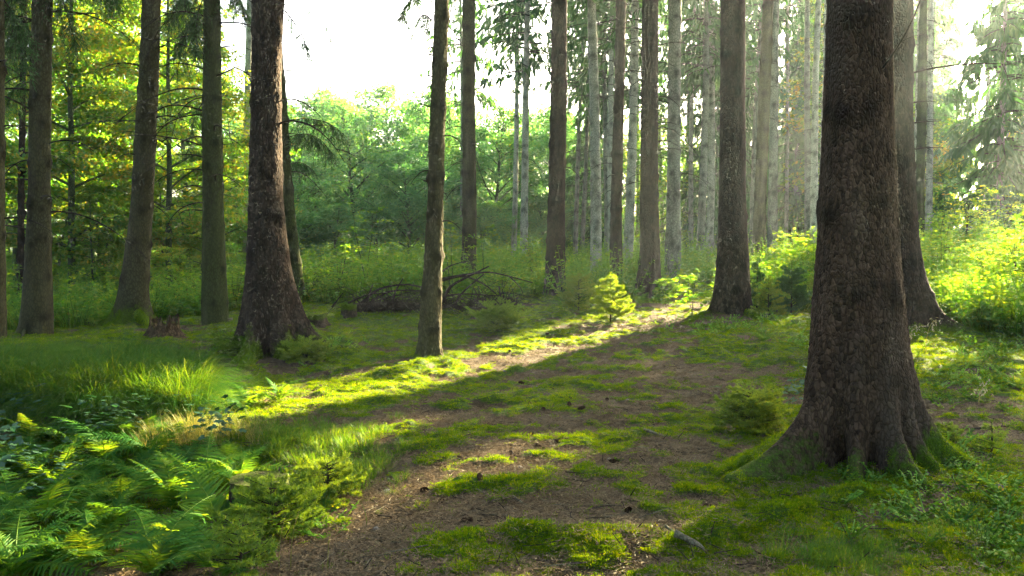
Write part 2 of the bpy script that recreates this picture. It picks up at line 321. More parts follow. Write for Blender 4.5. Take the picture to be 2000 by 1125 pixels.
# surface roots and mossy ridges (photo pixels along the crest, height, half width)
RIDGE = [([(690, 800), (800, 795), (900, 790), (1010, 775), (1130, 755), (1165, 742)], .045, .07), ([(790, 880), (860, 855), (930, 832), (1010, 812), (1080, 800)], .05, .05),
 ([(1280, 1090), (1380, 1068), (1470, 1040), (1560, 1015), (1640, 990), (1700, 978)], .075, .05), ([(1215, 862), (1270, 852), (1330, 856)], .05, .06),
 ([(870, 968), (960, 966), (1050, 962), (1130, 966)], .03, .05), ([(1450, 725), (1500, 705), (1570, 682)], .06, .06), ([(880, 1088), (980, 1075), (1080, 1070), (1150, 1066)], .05, .08),
 ([(1170, 1075), (1260, 1060), (1350, 1055)], .05, .08), ([(1000, 690), (1060, 672), (1130, 668)], .03, .1), ([(1350, 930), (1420, 935), (1480, 905)], .05, .06), ([(560, 700), (640, 690), (720, 705)], .04, .08),
 ([(660, 760), (720, 745), (800, 735), (850, 700)], .05, .1), ([(700, 795), (740, 788), (775, 795)], .06, .07), ([(1100, 745), (1140, 762), (1165, 770)], .05, .06), ([(1380, 690), (1450, 680), (1540, 690)], .06, .12),
 ([(930, 1000), (1010, 985), (1060, 960)], .02, .03), ([(640, 655), (720, 650), (800, 655)], .05, .12), ([(900, 750), (960, 735), (1040, 720)], .03, .06)]
RIDW = []
for pts, hh, hw in RIDGE:
    w_ = curve([G(*p)[:2].tolist() + [0] for p in pts], 24)[:, :2]; RIDW.append((w_, hh, hw))
def ridge_field(x, y):
    h = np.zeros(x.shape); m = np.zeros(x.shape)
    for w_, hh, hw in RIDW:
        lo, hi = w_.min(0) - .5, w_.max(0) + .5; sel = (x > lo[0]) & (x < hi[0]) & (y > lo[1]) & (y < hi[1])
        if not sel.any(): continue
        xs, ys = x[sel], y[sel]; dmin = np.full(xs.shape, 9.); tt = np.zeros(xs.shape)
        for i in range(len(w_) - 1):
            a, b = w_[i], w_[i + 1]; e = b - a; t = np.clip(((xs - a[0]) * e[0] + (ys - a[1]) * e[1]) / (e @ e + 1e-9), 0, 1)
            dd = np.hypot(xs - a[0] - t * e[0], ys - a[1] - t * e[1]); near = dd < dmin
            dmin = np.where(near, dd, dmin); tt = np.where(near, (i + t) / (len(w_) - 1), tt)
        env = np.clip(np.minimum(tt, 1 - tt) * 5, .25, 1) * (.7 + .6 * fbm(xs, ys, .35, 2, 71))
        g = np.exp(-(dmin / hw) ** 2) * env
        h[sel] = np.maximum(h[sel], g * hh); m[sel] = np.maximum(m[sel], np.exp(-(dmin / (hw * 2.2)) ** 2))
    return h, m
BM = [(950,900,-1),(1100,950,-1),(1200,900,-1),(1300,930,-1),(1250,800,-.6),(1150,830,-.8),(850,1000,-1.3),(760,1000,-1.3),(690,1060,-1),(1000,1020,-1),(1100,1050,-.4),(760,830,-1),(700,850,-1),(900,850,-.5),
 (1000,722,-.6),(910,722,-.9),(1100,692,-.6),(1200,662,-.6),(1300,622,-.9),(1400,710,-.8),(1500,735,-.7),(1350,740,-.8),(1450,980,-.9),(1560,970,-.6),(1900,820,-.8),(1960,830,-.8),(1850,805,-.6),(1600,1020,-.5),(660,690,-.3),(420,730,-.8),(1200,1000,-.7),(1250,720,-.7),(640,1010,-.7),
 (720,690,.7),(780,640,1),(720,740,.8),(600,760,.8),(650,790,.5),(850,645,1),(1000,662,.8),(1100,622,1),(1200,622,.8),(1500,645,1),(1450,680,.9),(1560,665,.9),(1400,830,1),(1350,810,.7),(1390,890,1),(1350,960,.4),(1150,768,.3),(1000,800,.2),(850,880,.1),
 (650,900,.9),(700,930,.6),(800,935,.3),(1030,1090,.5),(1200,1095,.7),(1300,1100,.8),(1500,1100,.9),(1700,1080,1),(1850,1050,1),(1950,1000,1),(1900,930,.9),(1800,745,.9),(1900,720,.9),(1990,770,.9),(300,680,.6),(150,670,.6),(1850,900,.8),(500,800,1),(560,850,1),(840,720,1),(880,690,.8),(1730,1010,.5),(950,680,.4)]
_bm = np.array([[*G(a, b)[:2], v] for a, b, v in BM])
def moss_field(x, y):
    num = np.zeros(x.shape); den = np.full(x.shape, 1e-3)
    for a, b, v in _bm:
        sg = .32 + .045 * b; q = np.exp(-((x - a) ** 2 + ((y - b) * .75) ** 2) / (2 * sg * sg)); num += q * v; den += q
    bias = num / den * smooth(.0, .05, den) + .9 * (1 - smooth(.0, .05, den)) * 1.0
    rh, rm = ridge_field(x, y)
    n = fbm(x, y, .55, 5, 5, .55) - .5; n2 = fbm(x, y * .6, .16, 3, 33) - .5
    n3 = fbm(x * .55 + y * .2, y * 1.1, .15, 3, 57) - .5; v = bias * .76 - .16 + n * 2.3 + n2 * 1.2 + n3 * 1.5 + rm * .8
    return smooth(-.55, .55, v) * (y > 0), rh
def gz(x, y):
    """ground height with mounds, moss cushions and roots"""
    x = np.asarray(x, float); y = np.asarray(y, float); sh = np.broadcast(x, y).shape
    x = np.broadcast_to(x, sh).astype(float); y = np.broadcast_to(y, sh).astype(float)
    z = gz0(x, y); r_ = np.hypot(x, y); near = smooth(60, 25, r_)
    m, rh = moss_field(x, y)
    z = z + near * ((fbm(x, y, 1.6, 3, 3) - .5) * .13 + (fbm(x, y, .35, 3, 9) - .5) * .035)
    hump = fbm(x, y * .8, .28, 3, 21); hump2 = fbm(x * .8, y, .11, 2, 77); z = z + m * near * (.042 * smooth(.35, .75, hump) + .022 * smooth(.35, .7, hump2) + .010 + (vn2(x * 22, y * 22, 4) - .5) * .010) + rh
    return z + (1 - m) * near * (fbm(x, y, .05, 2, 44) - .5) * .012
def build_ground():
    # polar sheet: fine where the camera looks, out to the horizon elsewhere
    front = np.linspace(-39, 39, 460); back = np.linspace(40, 320, 50)[1:-1]; az = np.radians(np.concatenate([front, back]))
    rr = np.concatenate([np.geomspace(2.4, 30, 410), np.geomspace(30.8, 170, 40)]); rr = np.concatenate([[.02, .6, 1.3], rr])
    A, RR = np.meshgrid(az, rr); X, Y = RR * np.sin(A), RR * np.cos(A)
    Z = gz(X, Y); m, _ = moss_field(X, Y)
    V = np.stack([X, Y, Z], -1).reshape(-1, 3); na, nr = len(az), len(rr)
    i = np.arange(nr - 1)[:, None] * na; j = np.arange(na)[None, :]; k = (j + 1) % na
    Q = np.stack([i + j, i + k, i + na + k, i + na + j], -1).reshape(-1, 4)
    me = mesh('ground', V, [Q], MATS['forest_floor'], True, {'moss': m.ravel()})
    return tag(obj('ground', me), 'mossy forest floor with brown needle litter on the path', kind='structure')
m_, nt, out = newmat('forest_floor'); L = nt.links
oc = coords(nt); n1 = noise(nt, oc, 3, 6, .7); n2 = noise(nt, oc, 45, 5, .75); n3 = noise(nt, oc, 160, 3, .7)
lit = ramp(nt, n2, [(.28, (.030, .021, .011)), (.5, (.078, .055, .028)), (.72, (.15, .108, .056))])
lit = mix(nt, ramp(nt, n1, [(.35, (0, 0, 0)), (.7, (1, 1, 1))]), lit, mix(nt, .5, lit, (.10, .075, .055)))
vo = N(nt, 'ShaderNodeTexVoronoi'); vo.inputs['Scale'].default_value = 70; L.new(coords(nt, (1, .35, 1)), vo.inputs['Vector'])
lit = mix(nt, .45, lit, ramp(nt, vo.outputs['Distance'], [(.1, (.15, .11, .06)), (.5, (.036, .026, .015))]))
mos = ramp(nt, noise(nt, oc, 30, 5, .7), [(.25, (.014, .035, .003)), (.55, (.042, .085, .005)), (.8, (.085, .13, .009))])
mf = ramp(nt, math_n(nt, 'ADD', attr(nt, 'moss'), math_n(nt, 'MULTIPLY_ADD', n2, .6, -.3)), [(.35, (0, 0, 0)), (.6, (1, 1, 1))])
b = N(nt, 'ShaderNodeBump'); b.inputs['Strength'].default_value = .8; b.inputs['Distance'].default_value = .02
L.new(math_n(nt, 'ADD', n2, math_n(nt, 'MULTIPLY', n3, .6)), b.inputs['Height'])
d = N(nt, 'ShaderNodeBsdfPrincipled'); d.inputs['Roughness'].default_value = .9; d.inputs['Specular IOR Level'].default_value = .15
L.new(mix(nt, mf, lit, mos), d.inputs['Base Color']); L.new(b.outputs[0], d.inputs['Normal']); L.new(d.outputs[0], out.inputs[0])
build_ground()
# ------------------------------------------------------------------ sun gaps: paths cut open through the foliage so sun reaches chosen spots
GAPS = []; GV = []
_gh = np.array([math.cos(SUN_AZ), -math.sin(SUN_AZ), 0.0]); _gv = np.cross(_gh, SUN)
def gap(px, py, r, d=None, up=0.0, rv=None):
    p = P(px, py, d) if d else G(px, py); GAPS.append((p + np.array([0, 0, up]), r)); GV.append(rv or r)
for a in [(1330, 614, .95), (1260, 638, .9), (1190, 662, .8), (1120, 680, .65), (1040, 695, .45), (960, 712, .42), (890, 725, .42), (845, 725, .4)]: gap(*a)
gap(1192, 600, .8, d=14.8); gap(1192, 565, .7, d=14.8); gap(855, 630, .36, d=11.6); gap(862, 500, .36, d=11.6); gap(860, 420, .32, d=11.6)
gap(820, 985, .62, rv=.48)
gap(480, 770, .36, up=.2); gap(570, 790, .36, up=.1); gap(410, 835, .4, up=.25);
gap(220, 855, .42, d=6.3); gap(110, 890, .4, d=5.8); gap(280, 1050, .34, d=4.6); gap(440, 1075, .3, d=4.3); gap(170, 990, .34, d=5); gap(330, 900, .3, d=5.6)
gap(275, 480, .5, d=15.7); gap(590, 500, .5, d=17.5); gap(1900, 500, .9, d=14); gap(1850, 520, .8, d=17); gap(1960, 440, .9, d=18); gap(1980, 560, .7, d=13); gap(1570, 560, .4, d=15); gap(1640, 640, .4)
def in_gap(Q):
    bad = np.zeros(len(Q), bool)
    for (p, r), rv in zip(GAPS, GV):
        w = Q - p; bad |= (w @ SUN > 1.0) & ((w @ _gh / r) ** 2 + (w @ _gv / rv) ** 2 < 1)
    return bad

# ------------------------------------------------------------------ spruce trunks
def trunk_mesh(key, ctr, rad, zs, base, nth, mat, lobes, mossh, seed, plates=None, knots=True, whorl=.55):
    """ctr(z)->(x,y) and rad(z) in metres above the base; zs sample heights"""
    rg = np.random.default_rng(seed); th = np.arange(nth) / nth * 2 * math.pi
    Z, TH = np.meshgrid(zs, th, indexing='ij'); cx, cyv = ctr(zs); rr = rad(zs)[:, None] * np.ones_like(TH)
    Zp = np.maximum(Z, 0)
    fl = np.zeros_like(TH)
    for (a, reach, hh, wd) in lobes:
        dth = np.angle(np.exp(1j * (TH - math.radians(a)))); wv = math.radians(wd) * (1 + (.35 if key == 'big' else .6) * smooth(0, hh * 2.5, Zp))
        fl += reach * np.exp(-(dth / wv) ** 2) * ((np.exp(-Zp / (hh * .42)) * .82 + .18 * np.exp(-Zp / (hh * .9))) if key == 'big' else (np.exp(-Zp / (hh * .38)) * .55 + .45 * np.exp(-Zp / (hh * 1.15))))
    rr = rr + fl
    x, y = np.cos(TH), np.sin(TH)
    rr = rr * (1 + .05 * (fbm(x * 1.5 + seed, Z * .9 + y * 1.5, 1, 3, seed) - .5)) + .012 * (fbm(x * 3 + 5, Z * 3 + y * 3, 1, 3, seed + 3) - .5)
    kn = np.zeros_like(TH)
    if knots:
        z = rg.uniform(.2, .6)
        while z < zs[-1]:
            for a in rg.uniform(0, 2 * math.pi, rg.integers(4, 8)):
                zz = z + rg.normal(0, .05); r0 = float(rad(np.array([zz]))[0]); s = rg.uniform(.02, .042) * (1.25 if len(zs) < 300 else 1.5 if key == 'big' else 1.2)
                band = slice(max(0, np.searchsorted(zs, zz - 5 * s)), np.searchsorted(zs, zz + 5 * s))
                dd = (np.angle(np.exp(1j * (TH[band] - a))) * r0) ** 2 + ((Z[band] - zz) * .8) ** 2
                g = np.exp(-dd / (2 * s * s)); rr[band] += g * s * (.18 if key == 'big' else .4); kn[band] = np.maximum(kn[band], np.exp(-dd / (2 * (s * 1.2) ** 2)))
            band = slice(max(0, np.searchsorted(zs, z - .2)), np.searchsorted(zs, z + .2))
            rr[band] += (.002 if key == 'big' else .006) * np.exp(-((Z[band] - z) / .06) ** 2); z += rg.uniform(.75, 1.25) * whorl
    if plates:
        cell, depth = plates; nu = max(8, int(round(2 * math.pi * float(rad(np.array([1.5]))[0]) / cell)))
        u = TH / (2 * math.pi) * nu + 1.1 * (fbm(x * 6, Z * 6 + y * 6, 1, 2, 91) - .5); v = Z / (cell * 1.5) + .8 * (fbm(y * 6, Z * 7 + x * 6, 1, 2, 92) - .5)
        f1, f2, cid = worley(u, v, nu, seed)
        rr += depth * (smooth(.0, .22, f2 - f1) * (.55 + .6 * cid) + .5 * ((np.floor(v) - v) * 0 + (cid - .5)))
        rr += depth * .5 * (fbm(TH * nu * .7, Z / cell * 1.7, 1, 3, 93) - .5)
    X = cx[:, None] + rr * x; Y = cyv[:, None] + rr * y
    V = np.stack([X, Y, Z], -1).reshape(-1, 3); m, n = len(zs), nth
    i = np.arange(m - 1)[:, None] * n; j = np.arange(n)[None, :]; k = (j + 1) % n
    Q = np.stack([i + j, i + k, i + n + k, i + n + j], -1).reshape(-1, 4)
    V = np.vstack([V, [[cx[-1], cyv[-1], zs[-1] + .1]]]); j = np.arange(n); tri = np.stack([(m - 1) * n + j, (m - 1) * n + (j + 1) % n, np.full(n, m * n)], -1)
    mo = np.exp(-Zp / max(mossh, .02)) * .9 * (.4 + 1.1 * fbm(x * 2 + seed, Z * 2 + y * 2, .8, 3, seed + 8)) * (.5 + .5 * smooth(.0, .12, fl) + .25 * (mossh > .3))
    return mesh('trunk', V, [Q, tri], mat, True, {'moss': np.append(mo.ravel(), 0), 'knot': np.append(kn.ravel(), 0)})
def dead_branch(start, dirv, length, rg, r0=.011, twigs=3, droop=.35):
    mb = MB(); n = 9; t = np.linspace(0, 1, n)[:, None]; up = np.array([0, 0, 1.0]); dirv = np.asarray(dirv, float); dirv = dirv / np.linalg.norm(dirv)
    side = np.cross(dirv, up); w = rg.normal(0, .08, 2)
    path = start + dirv * length * t + up * length * (.22 * t - droop * t * t * 1.4) + side * length * (w[0] * np.sin(t * 3) + w[1] * np.sin(t * 7) * .4)
    mb.add(*tube(path, r0 * (1 - .8 * t[:, 0]), 5))
    for _ in range(twigs):
        i = rg.integers(3, n - 1); dd = dirv * .6 + side * rg.choice([-1, 1]) * .7 + up * rg.uniform(-.6, .2); l = length * rg.uniform(.2, .45)
        tt = np.linspace(0, 1, 5)[:, None]; p = path[i] + dd * l * tt - up * l * .3 * tt ** 2
        mb.add(*tube(p, r0 * .4 * (1 - .7 * tt[:, 0]), 4))
    return mb
def needle_bough(path, rg, width=.35, density=60, hang=.6, ln=.13, wn_=.012):
    """a living spruce bough: hanging branchlets along path, needle strips on them; returns (wood MB, needle MB)"""
    wood = MB(); nd = MB(); path = np.asarray(path); wood.add(*tube(path, np.linspace(.012, .004, len(path)), 5))
    cum = np.linspace(0, 1, len(path)); nb = int(density); up = np.array([0, 0, 1.0])
    C, D, NN, LL = [], [], [], []
    for b in range(nb):
        t = rg.uniform(.15, 1); p = np.array([np.interp(t, cum, path[:, k]) for k in range(3)])
        dv = rdir(1, .5, rg)[0] * .8; dv[2] = -abs(dv[2]) - hang; dv /= np.linalg.norm(dv); l = width * rg.uniform(.4, 1.2) * (1.1 - .5 * t)
        tt = np.linspace(0, 1, 4)[:, None]; q = p + dv * l * tt - up * l * .35 * tt ** 2
        wood.add(*tube(q, .0025, 3, False))
        m = int(7 + l * 26); s = rg.uniform(0, 1, m)[:, None]; c = p + dv * l * s - up * l * .35 * s ** 2
        dd = dv * .8 + rdir(m, .7, rg) * .75 - up * .2
        C.append(c); D.append(dd); NN.append(rdir(m, 1, rg)); LL.append(rg.uniform(.5, 1.1, m) * ln)
    C = np.vstack(C); V, Fq = spikes(C, np.vstack(D), np.vstack(NN), np.concatenate(LL), wn_)
    nd.add(V, [Fq], np.repeat(rg.uniform(0, 1, len(C)), 3)); return wood, nd
def spruce_crown(Lh, Rb, rg, *a_, base=None, **k_):
    return _spruce_crown(Lh, Rb, rg, base, *a_, **k_)
def _spruce_crown(Lh, Rb, rg, base, whorl=.5, nbr=6, nlet=10, nstrip=4, ln=.5, wd=.05, low=1.0, hang=.5):
    """hanging foliage of a spruce, local, from height 0 to Lh: quads centre/dir"""
    C, D, LL = [], [], []; z = 0
    wood = MB()
    while z < Lh * .97:
        rad = Rb * (1 - z / Lh) ** .75 * (low + (1 - low) * min(1, z / (Lh * .3)))
        for a in rg.uniform(0, 2 * math.pi, nbr):
            l = rad * rg.uniform(.65, 1.15); o = np.array([math.cos(a), math.sin(a), 0]); t = np.linspace(0, 1, 5)[:, None]
            rise = rg.uniform(.0, .25); path = np.array([0, 0, z + rg.uniform(-.2, .2)]) + o * l * t + np.array([0, 0, 1.0]) * l * (rise * t - (.25 + hang * .5) * t * t + .12 * t ** 3)
            if base is None or not in_gap(path + base).any(): wood.add(*tube(path, np.linspace(.03, .006, 5), 4, False))
            k = max(3, int(nlet * l / Rb + 2)); s = rg.uniform(.12, 1.0, k)
            pc = np.stack([np.interp(s, t[:, 0], path[:, q]) for q in range(3)], 1); side = np.array([-o[1], o[0], 0])
            for p, ss in zip(pc, s):
                m = nstrip; base = p + side * rg.uniform(-.25, .25) * l * .5 * (1.2 - ss)
                dv = rg.normal(0, .35, (m, 3)) + o * .35 + np.array([0, 0, -1.0 * hang - .25]); C.append(base + rg.normal(0, .07, (m, 3))); D.append(dv); LL.append(rg.uniform(.5, 1.2, m) * ln)
        z += whorl * rg.uniform(.8, 1.2)
    return np.vstack(C), np.vstack(D), np.concatenate(LL), wood
def crown_mesh(C, D, LL, wd, rg, mat, name='crown'):
    V, Fq = kites(C, D, rdir(len(C), 1, rg), LL, wd * rg.uniform(.7, 1.3, len(C)))
    mb = MB(); mb.add(V, [Fq], np.repeat(rg.uniform(0, 1, len(C)), 4)); return mb.build(name, mat, False)
_rg = np.random.default_rng(77); CROWNS = []
for s in range(3):
    C, D, LL, wood = spruce_crown(13, 2.6, _rg, .55, 5, 7, 3, .6, .10)
    CROWNS.append((crown_mesh(C, D, LL, .12, _rg, MATS['spruce_needle']), wood.build('limbs', MATS['twig_wood'])))
def add_crown(tree, z0, xy, i, sc=1.0, rz=0.0):
    c, l = CROWNS[i % 3]
    obj('crown', c, tree, (xy[0], xy[1], z0), rz, sc); tag(obj('limbs', l, tree, (xy[0], xy[1], z0), rz, sc), kind='stuff')
LAB = {
 'edge': 'spruce trunk cut off by the left edge of the picture', 'left': 'olive grey spruce trunk with bare side branches near the left edge',
 'thin': 'thin dark spruce stem just behind the leftmost full trunk', 'bent': 'slightly curved spruce with mossy root foot beside the rotten stump',
 'green': 'straight green tinged spruce trunk behind the short grey log', 'birch': 'pale bluish slim trunk peeping out left of the flared spruce',
 'flared': 'thick dark spruce with wide flared roots and a mossy toe root, left of centre', 'leaning': 'leaning moss green trunk right behind the flared spruce',
 'slim': 'slim spruce standing alone on moss, sunlit along its right edge', 'middle': 'grey green spruce trunk behind the dead branches of the fallen tree',
 'upright': 'upright brown spruce at the left end of the dense stand', 'shaded': 'narrow dark spruce behind the sunlit little spruce',
 'reddish': 'reddish brown spruce with foot sweeping left, right of the sunlit little spruce', 'knotty': 'grey spruce ringed with dark knots behind the leafy sapling',
 'dark': 'dark scaly spruce with shadowed roots beside the end of the sunlit path', 'twin': 'olive front trunk of a close pair right of the dark scaly spruce',
 'twin2': 'slimmer greyer trunk touching the right side of the olive one of a pair', 'big': 'massive nearest spruce with scaly bark and mossy spreading roots',
 'behind': 'large spruce half hidden behind the massive one, long mossy root running right', 'mossy': 'greenish dark slim trunk just right of the two large spruces'}
TREES = {}
for ti, (key, (d, br, rows, mat, lobes, mossh)) in enumerate(TR.items()):
    b = base_pt(key); b[2] = float(gz(b[0], b[1])) - .02; rg = np.random.default_rng(200 + ti)
    pz = []; pxx = []; prr = []
    for row, l, r in rows:
        q = P((l + r) / 2, row, d); pz.append(q[2] - b[2]); pxx.append(q[0] - b[0]); prr.append((r - l) / 2 / F * d)
    pz, pxx, prr = map(np.array, (pz[::-1], pxx[::-1], prr[::-1])); prr = prr - (.016 if key == 'big' else .012 if d < 13 else .006)
    slope = (pxx[-1] - pxx[-2]) / (pz[-1] - pz[-2]); topz, topx, topr = pz[-1], pxx[-1], prr[-1]; H = 23 + rg.uniform(-2, 2)
    fz = np.linspace(-1, H, 600); fx = np.interp(fz, pz, pxx); fr = np.interp(fz, pz, prr)
    up = fz > topz; e = fz[up] - topz; fx[up] = topx + slope * 6 * (1 - np.exp(-e / 6)); fr[up] = topr * (1 - (e / (H + .5 - topz)) ** 1.3 * .93)
    kk = np.exp(-.5 * (np.arange(-12, 13) / 5.) ** 2); kk /= kk.sum(); fx = np.convolve(np.pad(fx, 12, 'edge'), kk, 'valid'); fr = np.convolve(np.pad(fr, 12, 'edge'), kk, 'valid')
    ctr = lambda z, fz=fz, fx=fx: (np.interp(z, fz, fx), np.zeros_like(z)); rad = lambda z, fz=fz, fr=fr: np.interp(z, fz, fr)
    vis = (490 / F) * d + 1.6 - b[2] + .6
    if key == 'big': zs = np.concatenate([np.linspace(-.35, 0, 12)[:-1], np.linspace(0, 3.5, 440), np.linspace(3.6, H, 60)]); nth, pl = 300, (.034, .0065)
    elif d < 13 and key != 'edge': zs = np.concatenate([np.linspace(-.35, 0, 8)[:-1], np.linspace(0, vis, 280), np.linspace(vis + .2, H, 30)]); nth, pl = 110, (.05, .008)
    else: zs = np.concatenate([np.linspace(-.4, 0, 6)[:-1], np.linspace(0, vis, 170), np.linspace(vis + .2, H, 30)]); nth, pl = 48, None
    t = thing('spruce_tree' if key != 'birch' else 'birch_tree', b, LAB[key], 'tree', None)
    obj('trunk', trunk_mesh(key, ctr, rad, zs, b, nth, MATS[mat], lobes, mossh, 300 + ti, pl, True, .5 if d > 16 else .6), t)
    cb = max(9.5, vis + 2.0); add_crown(t, cb, (float(ctr(np.array([cb]))[0][0]), 0), ti, (H - cb + .8) / 13, rg.uniform(0, 6))
    TREES[key] = (t, b, ctr, rad, vis, rg)
# pale trunks deeper in the stand share a few meshes
PT = []
for s in range(4):
    c0 = lambda z, s=s: (.10 * np.sin(z * .25 + s) - .10 * math.sin(s), .06 * np.sin(z * .3 + 2 * s)); r0 = lambda z: .17 * (1 - .93 * np.clip(z / 22, 0, 1) ** 1.2) + .05 * np.exp(-np.maximum(z, 0) / .25)
    zs = np.concatenate([np.linspace(-.8, 0, 5)[:-1], np.linspace(0, 14, 230), np.linspace(14.5, 21.5, 20)])
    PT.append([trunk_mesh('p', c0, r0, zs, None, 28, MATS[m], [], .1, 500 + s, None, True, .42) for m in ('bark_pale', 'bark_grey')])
# bare snag twigs ringing the pale trunks: one mesh shared by all
_mb = MB(); _rg = np.random.default_rng(9)
for z in np.arange(2.2, 13, .42):
    for a in _rg.uniform(0, 6.28, 5):
        l = _rg.uniform(.12, .9) * (.5 + z / 14); o = np.array([math.cos(a), math.sin(a), _rg.uniform(-.35, .15)]); t_ = np.linspace(0, 1, 4)[:, None]
        _mb.add(*tube(np.array([0, 0, z]) + o * (.08 + l * t_) - np.array([0, 0, .25]) * l * t_ ** 2, np.linspace(.011, .003, 4), 3, False))
SNAG = _mb.build('snag_twigs', MATS['twig_wood'])
MAINX = sorted([(float((TR[k][2][-1][1] + TR[k][2][-1][2]) / 2), k) for k in TR])
SHORT = {'middle': 'the grey green spruce behind the dead branches', 'upright': 'the upright brown spruce', 'shaded': 'the narrow dark spruce', 'reddish': 'the reddish spruce', 'knotty': 'the knot ringed spruce', 'dark': 'the dark scaly spruce', 'twin': 'the close pair of trunks', 'twin2': 'the close pair of trunks', 'big': 'the massive spruce', 'behind': 'the large half hidden spruce', 'mossy': 'the greenish slim trunk', 'slim': 'the slim lone spruce'}
ORD = ['first', 'second', 'third', 'fourth', 'fifth', 'sixth', 'seventh', 'eighth', 'ninth', 'tenth', 'eleventh', 'twelfth']
seen = {}
for i, (d, br, xt, xb, w) in sorted(enumerate(PALE), key=lambda q: q[1][3]):
    left = [k for x, k in MAINX if x < xb and k in SHORT][-1]; seen[left] = seen.get(left, 0) + 1
    lab = ('pale' if w > 9 else 'very thin pale') + f' distant trunk, {ORD[seen[left] - 1]} to the right of {SHORT[left]}'
    b = P(xb, br, d); b[2] = float(gz0(b[0], b[1])) - .02; rw = w / F * d / .34
    t = thing('spruce_tree', b, lab, 'tree', 'pale trunks deep in the stand'); rg = np.random.default_rng(700 + i)
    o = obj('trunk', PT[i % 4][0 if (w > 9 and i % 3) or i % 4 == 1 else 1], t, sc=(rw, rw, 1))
    lean = math.atan2((xt - xb) / F * d, 500 / F * d); o.rotation_euler = (0, lean, 0); th = .5 * i
    s = obj('snag_twigs', SNAG, t, rz=i * 1.3, sc=(1, 1, 1)); s.rotation_euler = (0, lean, i * 1.3); tag(s, kind='stuff')
    z0 = (rg.uniform(7.5, 10) if xb < 1480 else rg.uniform(11, 13)) if xb < 1560 else 15.5; add_crown(t, z0, (math.tan(lean) * z0, 0), i, .9 if xb < 1560 else .55, i * 2.1)

def root(key, pts, r0, r1, h0=.22, moss=.6):
    t, b, ctr, rad, vis, rg = TREES[key]; q = []
    for i, (px, py) in enumerate(pts):
        g = G(px, py); f = i / (len(pts) - 1); rr = r0 + (r1 - r0) * f; g[2] = float(gz(g[0], g[1])) + rr * (.75 - .9 * f ** 2); q.append(g - b)
    dv = q[0].copy(); dv[2] = 0; dl = np.linalg.norm(dv); start = dv / dl * min(dl * .4, float(rad(np.array([.3]))[0]) * .6); start[2] = h0 + q[0][2] * .5
    path = curve([start] + q, 36); path[:, 2] += (fbm(path[:, 0] * 3, path[:, 1] * 3, .4, 2, 5) - .5) * .03; f = np.linspace(0, 1, len(path)); V, fs = tube(path, (r0 * (1 - f) + r1 * f) * (.9 + .25 * np.sin(f * 9 + len(key))), 14); mb = MB(); mb.add(V, fs)
    return obj('root', mb.build('root', MATS['root_bark'], moss=lambda V: moss + .25 * (V[:, 2] > 0)), t)
root('flared', [(600, 655), (640, 672), (700, 694)], .11, .03, .40, .35); root('flared', [(492, 675), (488, 702), (478, 722)], .15, .08, .36, .85); root('flared', [(470, 668), (445, 684), (425, 694)], .09, .03, .25, .2); root('flared', [(600, 690), (640, 705), (665, 718)], .06, .02, .2, .6)
root('big', [(1545, 885), (1490, 912), (1430, 935), (1370, 948)], .07, .02, .10, .55); root('big', [(1632, 905), (1612, 925), (1600, 942)], .05, .035, .24, .75); root('big', [(1708, 905), (1714, 925), (1718, 938)], .055, .04, .22, .8); root('big', [(1795, 885), (1835, 898), (1880, 908)], .06, .02, .2, .7); root('big', [(1755, 905), (1768, 918), (1775, 925)], .05, .03, .2, .5)
root('behind', [(1830, 622), (1880, 636), (1940, 648), (1985, 658)], .13, .02, .45, .75); root('behind', [(1775, 655), (1790, 668), (1800, 676)], .08, .03, .2, .3)
root('dark', [(1385, 612), (1360, 628), (1330, 638)], .10, .02, .2, .4); root('dark', [(1460, 620), (1490, 632), (1510, 640)], .08, .02, .15, .6); root('reddish', [(1236, 586), (1222, 596)], .1, .03, .2, .5); root('bent', [(232, 632), (208, 646)], .1, .03, .25, .5); root('bent', [(282, 640), (310, 648)], .1, .03, .25, .8); 
root('slim', [(822, 700), (806, 714)], .05, .02, .12, .3); root('left', [(52, 655), (40, 668)], .07, .03, .15, .2)

# the wood goes on behind and beside the camera in spruces outside the frame, added to shade the view
rg = np.random.default_rng(3); spots = []
while len(spots) < 30:
    a = math.radians(rg.uniform(50, 312)); r_ = math.sqrt(rg.uniform(3.2 ** 2, 26 ** 2)); q = (r_ * math.sin(a), r_ * math.cos(a))
    if all(math.hypot(q[0] - u[0], q[1] - u[1]) > 3.2 for u in spots): spots.append(q)
for i, q in enumerate(spots):
    t = thing('spruce_tree', (q[0], q[1], float(gz0(q[0], q[1])) - .02), 'spruce of the wood behind the viewpoint, added out of view for shade', 'tree', 'spruces behind the viewpoint')
    obj('trunk', PT[i % 4][1], t, rz=i * 1.1, sc=(1.4, 1.4, 1)); add_crown(t, rg.uniform(4.5, 7), (0, 0), i, 1.2, i * 1.9)
